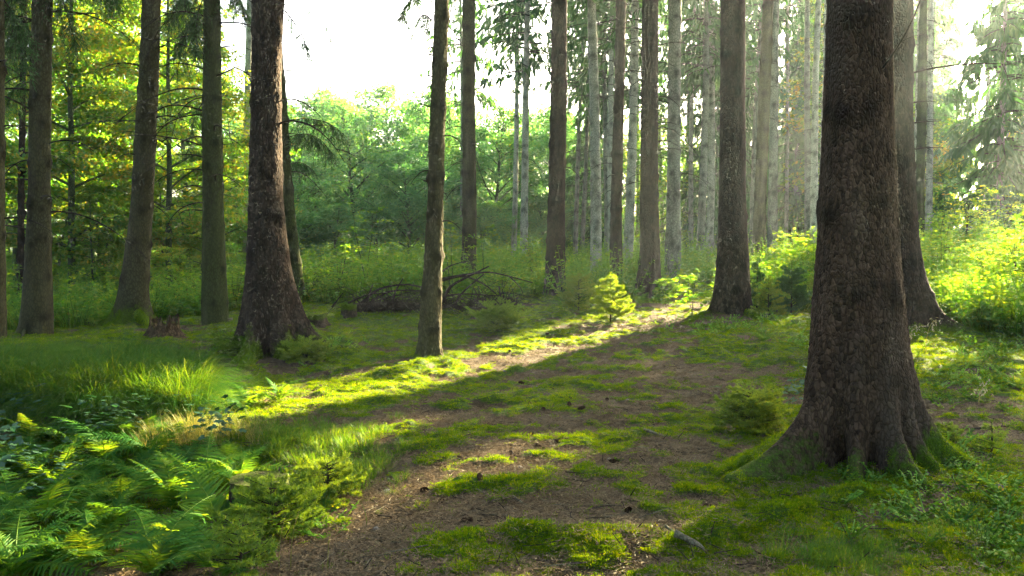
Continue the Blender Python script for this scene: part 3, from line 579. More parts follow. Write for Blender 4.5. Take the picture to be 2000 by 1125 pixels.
# ------------------------------------------------------------------ dead side branches and living boughs on the near trunks
def branch_at(key, z, ang, length, **kw):
    t, b, ctr, rad, vis, rg = TREES[key]; c = ctr(np.array([z]))[0][0]; r = float(rad(np.array([z]))[0]); o = np.array([math.cos(ang), math.sin(ang), 0])
    mb = dead_branch(np.array([c, 0, z]) + o * r * .8, o + np.array([0, 0, kw.pop('rise', 0.0)]), length, rg, **kw)
    return obj('dead_branch', mb.build('dead_branch', MATS['twig_wood']), t)
for key, n, z0, lmin, lmax, sides in [('edge', 5, 1.8, .5, 1.1, 'r'), ('left', 17, 1.7, .6, 1.7, 'b'), ('bent', 7, 2.2, .4, 1.0, 'b'), ('green', 26, 2.0, .7, 1.9, 'b'), ('thin', 8, 2, .5, 1.2, 'b'), ('slim', 14, 1.9, .08, .4, 'b'), ('middle', 14, 2.2, .2, 1.0, 'b'),
        ('upright', 16, 2.3, .12, .6, 'b'), ('shaded', 22, 2.5, .2, .8, 'b'), ('reddish', 28, 2.5, .2, 1.1, 'b'), ('knotty', 28, 2.5, .2, .9, 'b'), ('dark', 4, 3, .2, .5, 'b'), ('twin', 8, 2.6, .2, .7, 'b'), ('mossy', 18, 2.2, .3, 1.2, 'b'), ('twin2', 10, 2.4, .2, .7, 'b'), ('leaning', 5, 2, .3, .9, 'r'), ('flared', 4, 2.6, .5, 1.2, 'r'), ('birch', 10, 2.5, .5, 1.4, 'b')]:
    t, b, ctr, rad, vis, rg = TREES[key]
    for i in range(n):
        z = z0 + (vis - z0 + .3) * (i + rg.uniform(.1, .9)) / n; s = {'r': 0, 'l': math.pi}.get(sides, rg.choice([0, math.pi]))
        L_ = rg.uniform(lmin, lmax); branch_at(key, z, s + rg.normal(0, .55), L_, r0=.010 + .007 * min(L_, 1.2), twigs=int(1 + L_ * 3), droop=rg.uniform(.15, .75), rise=rg.uniform(-.1, .25))
for (px, py, x2, y2) in [(1735, 12, 1702, 68)]:
    pass
branch_at('big', 2.75, -1.25, .55, r0=.010, twigs=1, droop=-.2, rise=.75)
for z, l in [(3.95, 1.5), (3.2, .45), (2.8, .5), (3.5, .4)]: branch_at('behind', z, -.15, l, r0=.017, twigs=1, droop=.12)
for z, a, l in [(3.62, math.pi - .2, .22), (2.55, math.pi + .1, .14), (4.35, math.pi, .3)]: branch_at('slim', z, a, l, r0=.014, twigs=0, droop=-.1)
def bough(key, pts, dens=70, width=.4, dz=0.0, **kw):
    t, b, ctr, rad, vis, rg = TREES[key]; d = TR[key][0]
    w, nd = needle_bough(curve([P(x, y, d + dz * k) - b for k, (x, y) in enumerate(pts)], 12), rg, width, dens, **kw)
    o = obj('bough', w.build('bough', MATS['twig_wood']), t); obj('needles', nd.build('needles', MATS['spruce_needle'], False), o)
bough('left', [(66, -60), (30, -20), (-15, 60)], 150, .6); bough('left', [(62, 40), (30, 60), (-10, 150)], 140, .5); bough('left', [(100, -40), (125, 10), (150, 90)], 90, .5, .2); bough('left', [(58, 160), (30, 170), (5, 230)], 60, .4)
bough('left', [(100, -90), (160, -60), (230, 0)], 130, .55, -.3); bough('edge', [(8, 0), (30, 40), (45, 130)], 110, .5, .3); bough('bent', [(280, -90), (240, -60), (195, 0)], 150, .55); bough('bent', [(310, -80), (340, -50), (365, 20)], 120, .5, .3)
bough('green', [(398, -60), (370, -30), (335, 40)], 150, .6); bough('green', [(398, 20), (375, 40), (345, 105)], 120, .5, .2); bough('green', [(398, -10), (385, 40), (382, 120)], 90, .4, -.2); bough('green', [(432, -60), (455, -30), (480, 35)], 120, .5); bough('green', [(396, 200), (380, 230), (365, 300)], 50, .3, .3)
bough('flared', [(556, 20), (585, 60), (605, 110)], 26, .2); bough('flared', [(552, -60), (600, -10), (640, 60), (655, 150)], 16, .16, .15)
bough('leaning', [(562, 268), (592, 262), (622, 270), (650, 300)], 110, .5, -.1); bough('leaning', [(562, 235), (600, 232), (640, 240), (672, 262)], 90, .45, -.25); bough('leaning', [(566, 320), (590, 318), (615, 335)], 50, .4, .3)
bough('slim', [(848, -50), (820, -25), (785, 30)], 60, .3); bough('slim', [(845, 40), (825, 30), (805, 70)], 22, .22); bough('middle', [(928, -40), (960, 0), (985, 40)], 60, .5, .2); bough('middle', [(903, -20), (890, -5), (875, 30)], 30, .4)
t, b, *_ = TREES['middle']
# ------------------------------------------------------------------ broadleaved trees
def broadleaf(H, Rw, z0, nleaf, leaf, rg, lean=.15, nlimb=20, flat=.16, sheets=9, rtrunk=.11, spread=.55, lift=0.0, base=None):
    """returns wood MB and leaf centre/dir/normal arrays, local"""
    wood = MB(); n = 14; t = np.linspace(0, 1, n)[:, None]; az = rg.uniform(0, 6.28)
    path = np.array([0, 0, 1.0]) * H * .93 * t + np.array([math.cos(az), math.sin(az), 0]) * lean * H * t ** 1.5 + np.concatenate([np.cumsum(rg.normal(0, .06, (n, 2)), 0) * t, np.zeros((n, 1))], 1)
    path[0, 2] = -.3
    wood.add(*tube(path, rtrunk * (1 - .88 * t[:, 0]), 8)); C = []
    for i in range(nlimb):
        f = (i + rg.uniform(0, 1)) / nlimb; zf = z0 / H + (1 - z0 / H) * f; p0 = np.array([np.interp(zf, t[:, 0], path[:, k]) for k in range(3)])
        a = i * 2.4 + rg.normal(0, .4); prof = math.sin(math.pi * min(1, (.25 + .75 * f))) ** .6 * (1 - .35 * f); l = Rw * prof * rg.uniform(.7, 1.15)
        o = np.array([math.cos(a), math.sin(a), 0]); s = np.linspace(0, 1, 7)[:, None]; rise = rg.uniform(.25, .7) + lift
        lp = p0 + o * l * s + np.array([0, 0, 1.0]) * l * (rise * s - .35 * s * s) + np.concatenate([np.cumsum(rg.normal(0, .05 * l, (7, 2)), 0) * s * .5, np.zeros((7, 1))], 1)
        clear = base is None or not in_gap(lp + base).any()
        if clear: wood.add(*tube(lp, rtrunk * .42 * (1 - f * .5) * (1 - .85 * s[:, 0]), 5, False))
        k = max(3, int(sheets * l / Rw + 1)); side = np.array([-o[1], o[0], 0])
        for q in range(k):
            ss = .3 + .7 * (q + rg.uniform(0, 1)) / k; c = np.array([np.interp(ss, s[:, 0], lp[:, j]) for j in range(3)])
            off = side * rg.uniform(-1, 1) * l * .38 * (1.15 - ss * .5) + np.array([0, 0, rg.normal(0, .1)]); c2 = c + off
            if clear: wood.add(*tube(np.array([c, (c + c2) / 2 + [0, 0, .05], c2]), [rtrunk * .10, rtrunk * .08, .004], 3, False)); C.append(c2)
    C = np.array(C); m = nleaf // len(C); pts = np.repeat(C, m, 0); nn = len(pts)
    size = np.repeat(rg.uniform(.55, 1.25, len(C)), m) * spread * Rw / 3; ang = rg.uniform(0, 6.28, nn); rr = np.sqrt(rg.uniform(0, 1, nn)) * size
    pts = pts + np.stack([np.cos(ang) * rr, np.sin(ang) * rr, rg.normal(0, flat, nn) * size - .25 * rr * rr / size], 1)
    D = np.stack([np.cos(ang), np.sin(ang), rg.normal(-.25, .35, nn)], 1) + rg.normal(0, .5, (nn, 3)); NN = np.array([0, 0, 1.0]) + rg.normal(0, .45, (nn, 3))
    return wood, pts, D, NN
def leaf_mesh(pts, D, NN, leaf, rg, mat, name='crown'):
    V, Fq = kites(pts, D, NN, leaf * rg.uniform(.7, 1.25, len(pts)), leaf * .62 * rg.uniform(.8, 1.2, len(pts)))
    mb = MB(); mb.add(V, [Fq], np.repeat(rg.uniform(0, 1, len(pts)), 4)); return mb.build(name, mat, False)
BEECH = []
for s in range(4):
    rg = np.random.default_rng(40 + s); wood, p, D, NN = broadleaf(14, 3.6, 1.4, 23000, .1, rg, .12, 30, .14, 9)
    BEECH.append((wood.build('trunk', MATS['beech_bark']), leaf_mesh(p, D, NN, .135, rg, MATS['beech_leaf'])))
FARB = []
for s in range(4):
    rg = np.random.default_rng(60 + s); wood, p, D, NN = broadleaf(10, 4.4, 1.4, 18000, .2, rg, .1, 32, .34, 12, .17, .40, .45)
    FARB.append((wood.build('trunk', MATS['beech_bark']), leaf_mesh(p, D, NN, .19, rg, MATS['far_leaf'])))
def plant_tree(kind, i, px, d, sc, label, group, rz, name='beech_tree', szz=1.0):
    q = P(px, 540, d); q[2] = float(gz0(q[0], q[1])) - .02; t = thing(name, q, label, 'tree', group)
    a, c = kind[i % 4]; obj('trunk', a, t, rz=rz, sc=(sc, sc, sc * szz)); obj('crown', c, t, rz=rz, sc=(sc, sc, sc * szz)); return t
bl = [(-90, 20, 1.0, 'leafy yellow green tree reaching in at the left edge'), (30, 24, 1.05, 'leafy green tree between the two leftmost trunks'), (140, 21, .95, 'yellow green leafy tree with leaning stem right of the leftmost full trunk'), (190, 27, 1.1, 'tall golden green tree filling the gap left of the curved spruce'),
      (235, 33, 1.15, 'golden crowned tree far behind the curved spruce'), (330, 22.5, .9, 'bright leafy tree just right of the curved spruce'), (372, 29, 1.05, 'golden green tree left of the green tinged spruce'), (440, 25, .62, 'low leafy tree between the green tinged and flared spruces'), (90, 34, 1.2, 'far golden tree behind the leftmost trunks'), (470, 31, .62, 'small yellowish tree left of the flared spruce, far back'), (290, 38, 1.1, 'farthest golden tree behind the curved spruce'), (-220, 24, 1.1, 'leafy tree outside the left edge')]
for i, (px, d, sc, lab) in enumerate(bl[:-1]): plant_tree(BEECH, i, px, d, sc, lab, 'golden green leafy trees on the left', i * 1.7)
cl = [(540, 42, .95, 'hazy green tree rising right of the flared spruce'), (625, 47, 1.02, 'hazy green tree with crooked stem in the clearing, left one'), (700, 41, .9, 'dark stemmed hazy tree at the middle of the clearing'), (765, 50, 1.12, 'tallest hazy tree of the clearing, left of the slim lone spruce'), (835, 45, 1.0, 'hazy tree directly behind the slim lone spruce'),
      (890, 55, 1.1, 'pale hazy tree left of the grey green spruce'), (960, 42, .85, 'bluish green tree right of the grey green spruce'), (1030, 52, 1.0, 'hazy tree behind the two pale slim trunks'), (1090, 46, .95, 'hazy tree behind the upright brown spruce'), (660, 60, 1.15, 'faint farthest tree of the clearing'), (590, 36, .62, 'short bushy tree beside the leaning moss green trunk'), (800, 36, .55, 'short bushy tree left of the slim lone spruce')]
rg = np.random.default_rng(12)
yb = [(-20, 23, .42), (60, 28, .5), (110, 24, .4), (165, 30, .5), (215, 25, .42), (320, 28, .5), (350, 33, .55), (390, 24, .36), (455, 29, .42), (500, 36, .5), (230, 36, .6), (130, 38, .6), (20, 36, .6), (425, 38, .6), (300, 21, .3), (180, 21, .3)]
for i, (px, d, sc) in enumerate(yb):
    near = ['left of the leftmost full trunk', 'left of the curved spruce', 'right of the curved spruce', 'left of the flared spruce'][int(np.searchsorted([60, 250, 415], px))]
    k = sum(1 for u in yb[:i] if np.searchsorted([60, 250, 415], u[0]) == np.searchsorted([60, 250, 415], px))
    plant_tree(BEECH, i + 1, px, d, sc, f'low leafy tree {near}, {ORD[k]} one', 'young leafy trees under the golden trees', i * 1.3, 'young_beech', .8)
yc = [(560, 33, .5), (610, 40, .55), (650, 34, .42), (690, 44, .55), (735, 37, .42), (790, 44, .6), (830, 38, .45), (870, 42, .5), (930, 36, .42), (975, 45, .55), (1010, 38, .42), (1060, 42, .5), (1120, 47, .55)]
for i, (px, d, sc) in enumerate(yc):
    near = 'left of the slim lone spruce' if px < 845 else 'right of the slim lone spruce'
    plant_tree(FARB, i + 2, px, d, sc, f'{ORD[i if px < 845 else i - 7]} low bushy tree in the hazy clearing {near}', 'bushy undergrowth trees of the clearing', i * 1.9, 'young_tree', .75)
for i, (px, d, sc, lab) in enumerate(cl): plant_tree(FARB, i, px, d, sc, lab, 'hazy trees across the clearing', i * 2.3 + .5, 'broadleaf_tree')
# trees closing the wood towards the sun; placed to block the sun, with leaves cut away along the sun gaps
wl_ = []
for i in range(24):
    az = 4 + i * 2.05; row = i % 2; d = (50 - .30 * i) - row * 6 + (i * 7 % 5) * .6; spr = (i * 5 % 7) in (0, 2, 4, 5)
    wl_.append((az, d, spr))
for i in range(7): wl_.append((17.5 + i * 2.6, 57 + (i % 3) * 2, True))
WN = []
for i, (az, dist, spr) in enumerate(wl_):
    rg = np.random.default_rng(900 + i); a = math.radians(az); hs = np.linspace(.5, 17, 60)
    def blocked(a_):
        q_ = np.stack([np.full(60, dist * math.sin(a_)), np.full(60, dist * math.cos(a_)), 1.0 + hs], 1); return sum(((lambda w: ((w @ SUN > 1) & ((w * w).sum(1) - (w @ SUN) ** 2 < (.7 * r_ + .1) ** 2)).any())(q_ - p_)) for p_, r_ in GAPS)
    a = min([a + math.radians(o_) for o_ in (0, .5, -.5, 1, -1, 1.5, -1.5, 2, -2)], key=lambda q_: blocked(q_) + abs(q_ - a) * 2)
    x, y = dist * math.sin(a), dist * math.cos(a); b = np.array([x, y, float(gz0(x, y)) - .05]); tall = az > 19
    side = 'right of the massive spruce' if az > 25.5 else ('behind the middle of the stand' if az > 14 else 'behind the left of the stand')
    if spr:
        H = (19 if tall else 11) + rg.uniform(-1.5, 2); C, D, LL, wood = spruce_crown(H - 1.2, 3.0, rg, .45, 7, 11, 5, .6, .1, low=.75, hang=.75, base=b + np.array([0, 0, 1.2])); C[:, 2] += 1.2
        wood.V = [v + np.array([0, 0, 1.2]) for v in wood.V]; keep = ~in_gap(C + b); keep &= rg.uniform(0, 1, len(C)) < .9
        crown = crown_mesh(C[keep], D[keep], LL[keep], .11, rg, MATS['spruce_needle']); tp = np.array([[0, 0, -.4], [0, 0, H * .5], [0, 0, H]]); wm = MB(); wm.add(*tube(tp, [.17, .1, .02], 8)); nm = 'spruce_tree'
        lab = ['dark drooping spruce', 'green drooping spruce'][i % 2]
    else:
        H = (15 if tall else 9.5) + rg.uniform(-1, 1.5); wm, p, D, NN = broadleaf(H, 4.0, 1.0, 9000, .16, rg, .08, 26, .3, 9, .15, .62, base=b)
        keep = ~in_gap(p + b); crown = leaf_mesh(p[keep], D[keep], NN[keep], .2, rg, MATS['beech_leaf']); nm = 'broadleaf_tree'; lab = 'golden green leafy tree'
    px = 1000 + math.tan(a) * F
    WN.append((i, px, nm, lab, b, crown, wm, wood if spr else None))
cnt = {}
for (i, px, nm, lab, b, crown, wm, wood) in WN:
    zone = 'seen behind the upright and reddish spruces' if px < 1340 else ('seen around the dark scaly spruce' if px < 1600 else ('hidden behind the massive spruce' if px < 1790 else ('standing in the sun glow at the right edge' if px < 2000 else 'outside the right edge, added to block the sun')))
    k = (zone, lab); cnt[k] = cnt.get(k, 0) + 1
    t = thing(nm, b, f'{ORD[cnt[k] - 1]} {lab} {zone}', 'tree', 'trees closing the wood on the right')
    tr = obj('trunk', wm.build('trunk', MATS['bark_grey']), t); obj('crown', crown, t)
    if wood: tag(obj('limbs', wood.build('limbs', MATS['twig_wood']), t), kind='stuff')
# the far-off wood that closes the view behind the clearing
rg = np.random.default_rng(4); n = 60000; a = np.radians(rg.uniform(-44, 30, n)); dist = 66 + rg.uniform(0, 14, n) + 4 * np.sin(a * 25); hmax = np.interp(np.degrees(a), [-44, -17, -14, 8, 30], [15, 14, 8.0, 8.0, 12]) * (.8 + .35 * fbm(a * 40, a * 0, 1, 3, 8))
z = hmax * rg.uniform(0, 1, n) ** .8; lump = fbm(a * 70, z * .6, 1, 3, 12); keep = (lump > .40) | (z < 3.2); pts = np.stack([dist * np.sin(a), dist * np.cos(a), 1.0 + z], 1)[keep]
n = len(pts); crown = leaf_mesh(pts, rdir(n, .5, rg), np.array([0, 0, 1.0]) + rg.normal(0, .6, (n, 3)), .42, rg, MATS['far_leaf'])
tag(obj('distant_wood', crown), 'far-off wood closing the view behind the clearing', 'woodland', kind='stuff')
# ------------------------------------------------------------------ haze in the wood
hm, nt, out = newmat('haze_air'); v = N(nt, 'ShaderNodeVolumePrincipled'); v.inputs['Color'].default_value = (.78, .95, 1.0, 1); v.inputs['Density'].default_value = .00075; v.inputs['Anisotropy'].default_value = .6
nt.links.new(v.outputs[0], out.inputs['Volume'])
hx, hy0, hy1, hz0, hz1 = 185, -185, 185, -3, 28
hv = np.array([[x, y, z] for z in (hz0, hz1) for y in (hy0, hy1) for x in (-hx, hx)], float)
hq = np.array([[0, 2, 3, 1], [4, 5, 7, 6], [0, 1, 5, 4], [2, 6, 7, 3], [0, 4, 6, 2], [1, 3, 7, 5]])
tag(obj('haze', mesh('haze', hv, [hq], hm, False)), 'thin morning haze hanging between the trees', kind='stuff')
# ------------------------------------------------------------------ scattered ground cover (one object each, real small geometry instanced on points)
def proto(name, mb, mat, smoothf=False):
    return bpy.data.objects.new(name, mb.build(name, mat, smoothf))
def scatter(name, protos, pts, rot, scl, idx, label, cat=None):
    me = bpy.data.meshes.new(name); me.vertices.add(len(pts)); me.vertices.foreach_set('co', np.ascontiguousarray(pts, np.float32).ravel())
    a = me.attributes.new('rot', 'FLOAT_VECTOR', 'POINT'); a.data.foreach_set('vector', np.ascontiguousarray(rot, np.float32).ravel())
    a = me.attributes.new('scl', 'FLOAT', 'POINT'); a.data.foreach_set('value', np.ascontiguousarray(scl, np.float32))
    a = me.attributes.new('idx', 'INT', 'POINT'); a.data.foreach_set('value', np.ascontiguousarray(idx, np.int32))
    o = obj(name, me); ng = bpy.data.node_groups.new(name, 'GeometryNodeTree')
    ng.interface.new_socket('Geometry', in_out='INPUT', socket_type='NodeSocketGeometry'); ng.interface.new_socket('Geometry', in_out='OUTPUT', socket_type='NodeSocketGeometry')
    gi = ng.nodes.new('NodeGroupInput'); go = ng.nodes.new('NodeGroupOutput'); ip = ng.nodes.new('GeometryNodeInstanceOnPoints'); jn = ng.nodes.new('GeometryNodeJoinGeometry')
    ip.inputs['Pick Instance'].default_value = True
    for p in reversed(protos):
        oi = ng.nodes.new('GeometryNodeObjectInfo'); oi.inputs['Object'].default_value = p; oi.inputs['As Instance'].default_value = True; ng.links.new(oi.outputs['Geometry'], jn.inputs[0])
    def na(nm, dt):
        n = ng.nodes.new('GeometryNodeInputNamedAttribute'); n.data_type = dt; n.inputs['Name'].default_value = nm; return n.outputs[0]
    ng.links.new(gi.outputs[0], ip.inputs['Points']); ng.links.new(jn.outputs[0], ip.inputs['Instance'])
    e2r = ng.nodes.new('FunctionNodeEulerToRotation'); ng.links.new(na('rot', 'FLOAT_VECTOR'), e2r.inputs[0]); ng.links.new(e2r.outputs[0], ip.inputs['Rotation'])
    ng.links.new(na('scl', 'FLOAT'), ip.inputs['Scale']); ng.links.new(na('idx', 'INT'), ip.inputs['Instance Index']); ng.links.new(ip.outputs[0], go.inputs[0])
    md = o.modifiers.new('scatter', 'NODES'); md.node_group = ng
    return tag(o, label, cat, kind='stuff')
def polar_pts(n, r0, r1, az0=-35, az1=35, rg=R):
    r_ = np.exp(rg.uniform(math.log(r0), math.log(r1), n)); a = np.radians(rg.uniform(az0, az1, n)); return r_ * np.sin(a), r_ * np.cos(a)
def tuft(rg, n, rad, h, w, lean=.5, mat=None, ht=.4, seg=1):
    mb = MB(); a = rg.uniform(0, 6.28, n); q = np.sqrt(rg.uniform(0, 1, n)) * rad; C = np.stack([np.cos(a) * q, np.sin(a) * q, np.zeros(n) - .004], 1)
    D = np.stack([np.cos(a), np.sin(a), np.zeros(n)], 1) * (lean * q / rad)[:, None] + rg.normal(0, .3, (n, 3)); D[:, 2] = 1
    V, Fq = kites(C, D, rdir(n, .3, rg), h * rg.uniform(.5, 1.2, n), w); mb.add(V, [Fq], np.repeat(rg.uniform(0, 1, n), 4)); return mb
rg = np.random.default_rng(21)
mp = [proto('moss_tuft', tuft(rg, 80, .040, .010, .0034, .9), MATS['moss_blade']) for _ in range(3)] + [proto('moss_tuft', tuft(rg, 70, .045, .016, .004, 1.0), MATS['moss_blade'])]
x, y = polar_pts(150000, 3.0, 24, rg=rg); m, _ = moss_field(x, y); k = rg.uniform(0, 1, len(x)) < smooth(.2, .8, m) + .02; x, y = x[k], y[k]; n = len(x)
rot = np.stack([rg.normal(0, .25, n), rg.normal(0, .25, n), rg.uniform(0, 6.28, n)], 1)
scatter('moss', mp, np.stack([x, y, gz(x, y)], 1), rot, rg.uniform(.55, 1.2, n) * (1 + .035 * np.hypot(x, y)), rg.integers(0, 4, n), 'bright green moss cushions covering the forest floor')
# needle litter: tiny fallen needles and twigs
def litter(rg, n, rad, l, w, flat=.06):
    mb = MB(); a = rg.uniform(0, 6.28, n); q = np.sqrt(rg.uniform(0, 1, n)) * rad; C = np.stack([np.cos(a) * q, np.sin(a) * q, rg.uniform(.001, .012, n)], 1); D = rdir(n, .12, rg)
    V, Fq = kites(C, D, np.array([0, 0, 1.0]) + rg.normal(0, .4, (n, 3)), l * rg.uniform(.5, 1.5, n), w); mb.add(V, [Fq], np.repeat(rg.uniform(0, 1, n), 4)); return mb
leaf_mat('needle_litter', [(.0, (.04, .028, .016)), (.5, (.10, .070, .036)), (.85, (.17, .12, .065)), (1.0, (.22, .17, .10))], (1, 1, 1), .05, .02, pscale=2.0)
lp = [proto('needle_litter', litter(rg, 70, .10, .022, .0035), MATS['needle_litter']) for _ in range(3)] + [proto('needle_litter', litter(rg, 9, .12, .055, .0035), MATS['needle_litter'])]
x, y = polar_pts(42000, 3.0, 22, rg=rg); m, _ = moss_field(x, y); k = rg.uniform(0, 1, len(x)) < smooth(.85, .25, m) + .16; x, y = x[k], y[k]; n = len(x)
scatter('needle_litter', lp, np.stack([x, y, gz(x, y)], 1), np.stack([rg.normal(0, .1, n), rg.normal(0, .1, n), rg.uniform(0, 6.28, n)], 1), rg.uniform(.6, 1.3, n) * (1 + .03 * y), rg.choice(4, n, p=[.29, .29, .28, .14]), 'brown fallen spruce needles and twigs on the path')
# grass
def blades(rg, n, rad, h, w, arch=.6, out=1.0):
    """arching grass blades, three segments each"""
    mb = MB(); a = rg.uniform(0, 6.28, n); q = np.sqrt(rg.uniform(0, 1, n)) * rad; b = np.stack([np.cos(a) * q, np.sin(a) * q, np.full(n, -.02)], 1); a2 = a + rg.normal(0, .7, n)
    o = np.stack([np.cos(a2), np.sin(a2), np.zeros(n)], 1); s = np.stack([-np.sin(a2), np.cos(a2), np.zeros(n)], 1); L_ = (h * rg.uniform(.45, 1.15, n))[:, None]; ar = (arch * rg.uniform(.4, 1.5, n))[:, None]; st = rg.uniform(.1, .4, n)[:, None] * out
    rows = []
    for t, ww in ((0, .9), (.35, 1), (.7, .7), (1, .08)):
        p = b + o * L_ * (st * t + ar * .55 * t * t) + np.array([0, 0, 1.0]) * L_ * (t - ar * .55 * t ** 2.4); rows += [p + s * w * .5 * ww, p - s * w * .5 * ww]
    V = np.stack(rows, 1).reshape(-1, 3); i = np.arange(n)[:, None] * 8; Q = np.vstack([i + np.array([[0, 1, 3, 2]]), i + np.array([[2, 3, 5, 4]]), i + np.array([[4, 5, 7, 6]])])
    mb.add(V, [Q], np.repeat(rg.uniform(0, 1, n), 8)); return mb
gp = [proto('grass_tussock', blades(rg, 190, .11, .50, .0036, 1.35), MATS['grass_blade']) for _ in range(3)]
pts = []
for _ in range(420):
    px, py = rg.uniform(-60, 385), rg.uniform(716, 800); py = py - 10 * math.sin(px * .012) if px > 200 else py + 14
    g = G(px, py); pts.append(g)
for _ in range(120):
    g = G(rg.uniform(-40, 380), rg.uniform(690, 720)); pts.append(g)
pts = np.array(pts); pts[:, 2] = gz(pts[:, 0], pts[:, 1]); n = len(pts)
scatter('tall_grass', gp, pts, np.stack([rg.normal(0, .1, n), rg.normal(0, .1, n), rg.uniform(0, 6.28, n)], 1), np.concatenate([rg.uniform(.75, 1.4, 420), rg.uniform(.35, .7, n - 420)]), rg.integers(0, 3, n), 'long drooping dark green grass bank at the left', 'grass')
sg = [proto('short_grass', blades(rg, 60, .06, .13, .0032, .5), MATS['grass_blade']) for _ in range(3)]
pts = [G(rg.normal(1660, 70), rg.normal(1108, 20)) for _ in range(80)] + [G(rg.normal(670, 55), rg.normal(885, 32)) for _ in range(260)] + [G(rg.normal(560, 50), rg.normal(870, 20)) for _ in range(120)] + [G(rg.normal(910, 50), rg.normal(612, 10)) for _ in range(70)] + [G(rg.normal(250, 40), rg.normal(640, 8)) for _ in range(60)] + [G(rg.normal(850, 35), rg.normal(722, 10)) for _ in range(30)] + [G(rg.uniform(1500, 2000), rg.uniform(1040, 1125)) for _ in range(25)]
pts = np.array(pts); pts[:, 2] = gz(pts[:, 0], pts[:, 1]); n = len(pts)
scatter('short_grass', sg, pts, np.stack([rg.normal(0, .2, n), rg.normal(0, .2, n), rg.uniform(0, 6.28, n)], 1), rg.uniform(.5, 1.2, n) * np.where(pts[:, 1] > 9, .75, 1), rg.integers(0, 3, n), 'short fine green grass growing through the moss', 'grass')
# undergrowth herbs behind the mossy clearing and on the right-hand slope
def herb(rg, h, n, leaf, spread=.16):
    mb = MB(); C, D, NN, LL = [], [], [], []
    for s in range(5):
        a = rg.uniform(0, 6.28); o = np.array([math.cos(a), math.sin(a), 0]) * spread; t = np.linspace(0, 1, 5)[:, None]; hh = h * rg.uniform(.6, 1.1); p = o * .3 + o * t + np.array([0, 0, 1.0]) * hh * t
        mb.add(*tube(p, np.linspace(.004, .002, 5), 3, False), .3)
        for i in range(n // 5):
            tt = rg.uniform(.2, 1); c = o * .3 + o * tt + np.array([0, 0, hh * tt]); aa = rg.uniform(0, 6.28); C.append(c); D.append([math.cos(aa), math.sin(aa), rg.uniform(-.4, .4)]); LL.append(leaf * rg.uniform(.6, 1.2) * (1.15 - .5 * tt))
    n = len(C); V, Fq = kites(np.array(C), np.array(D), np.array([0, 0, 1.0]) + rg.normal(0, .35, (n, 3)), np.array(LL), np.array(LL) * .55, .06); mb.add(V, [Fq], np.repeat(rg.uniform(0, 1, n), 4)); return mb
hp = [proto('herb', herb(rg, .55, 60, .10), MATS['herb_leaf']), proto('herb', herb(rg, .75, 70, .085, .22), MATS['herb_leaf']), proto('herb', herb(rg, .35, 45, .12, .2), MATS['herb_leaf']), proto('herb', blades(rg, 60, .2, .6, .009, .5), MATS['grass_blade'])]
x, y = polar_pts(7000, 17.0, 62, -40, 36, rg); path_clear = (np.abs(x - (y * .23)) < 1.0) & (y < 21)
edge = np.interp(np.degrees(np.arctan2(x, y)), [-36, -20, -13, -5, 3, 8, 13, 20, 36], [14.5, 16.5, 17.5, 19.5, 18.5, 19, 19.5, 13.5, 12.0]); k = (y > edge) & ~path_clear
xr, yr = polar_pts(2600, 10.5, 24, 22, 36, rg); kr = (yr > np.interp(np.degrees(np.arctan2(xr, yr)), [22, 27, 30, 36], [15, 14.2, 12.2, 10.8])); x, y = np.concatenate([x[k], xr[kr]]), np.concatenate([y[k], yr[kr]]); n = len(x)
scatter('undergrowth', hp, np.stack([x, y, gz(x, y) - .02], 1), np.stack([rg.normal(0, .15, n), rg.normal(0, .15, n), rg.uniform(0, 6.28, n)], 1), rg.uniform(.6, 1.35, n) * (1 + .012 * y), rg.choice(4, n, p=[.36, .26, .26, .12]), 'leafy green herbs and nettles carpeting the wood behind the moss', 'undergrowth')
# low herbs on the moss near the roots
lh = [proto('low_herb', herb(rg, .07, 34, .032, .08), MATS['herb_leaf']), proto('low_herb', herb(rg, .05, 40, .026, .08), MATS['fern_leaf'])]
pts = [G(rg.normal(cx_, sx), rg.normal(cy_, sy)) for cx_, cy_, sx, sy, k in [(1900, 745, 60, 30, 90), (1890, 950, 60, 45, 60), (1420, 645, 50, 12, 60), (1600, 650, 60, 20, 50), (640, 680, 30, 12, 40), (450, 675, 20, 10, 20), (1950, 680, 40, 15, 40), (1560, 590, 40, 12, 30), (1780, 1000, 80, 40, 40), (600, 1010, 30, 15, 40), (1960, 1050, 40, 40, 40)] for _ in range(k)]
pts = np.array(pts); pts[:, 2] = gz(pts[:, 0], pts[:, 1]); n = len(pts)
scatter('low_herbs', lh, pts, np.stack([rg.normal(0, .2, n), rg.normal(0, .2, n), rg.uniform(0, 6.28, n)], 1), rg.uniform(.6, 1.3, n) * (1 + .04 * pts[:, 1]), rg.integers(0, 2, n), 'low leafy herbs and seedlings on the moss around the roots', 'herbs')
br = []
mb = MB(); 
for _ in range(14):
    c = np.array([*rg.normal(0, .13, 2), rg.uniform(.08, .28)]); a0 = rg.uniform(0, 6.28)
    for q in (-1, 0, 1):
        a = a0 + q * 1.0; V, Fq = kites(c[None], np.array([[math.cos(a), math.sin(a), -.1]]), np.array([[0, 0, 1.0]]) + rg.normal(0, .25, (1, 3)),   .055, .036, -.05); mb.add(V, [Fq], rg.uniform(0, 1))
bp = proto('bramble', mb, MATS['bramble_leaf']); pts = np.array([G(rg.uniform(0, 480), rg.uniform(805, 880)) for _ in range(22)] + [G(rg.uniform(-20, 120), rg.uniform(880, 1000)) for _ in range(12)] + [G(rg.normal(1590, 25), rg.normal(800, 15)) for _ in range(6)])
pts[:, 2] = gz(pts[:, 0], pts[:, 1]); n = len(pts)
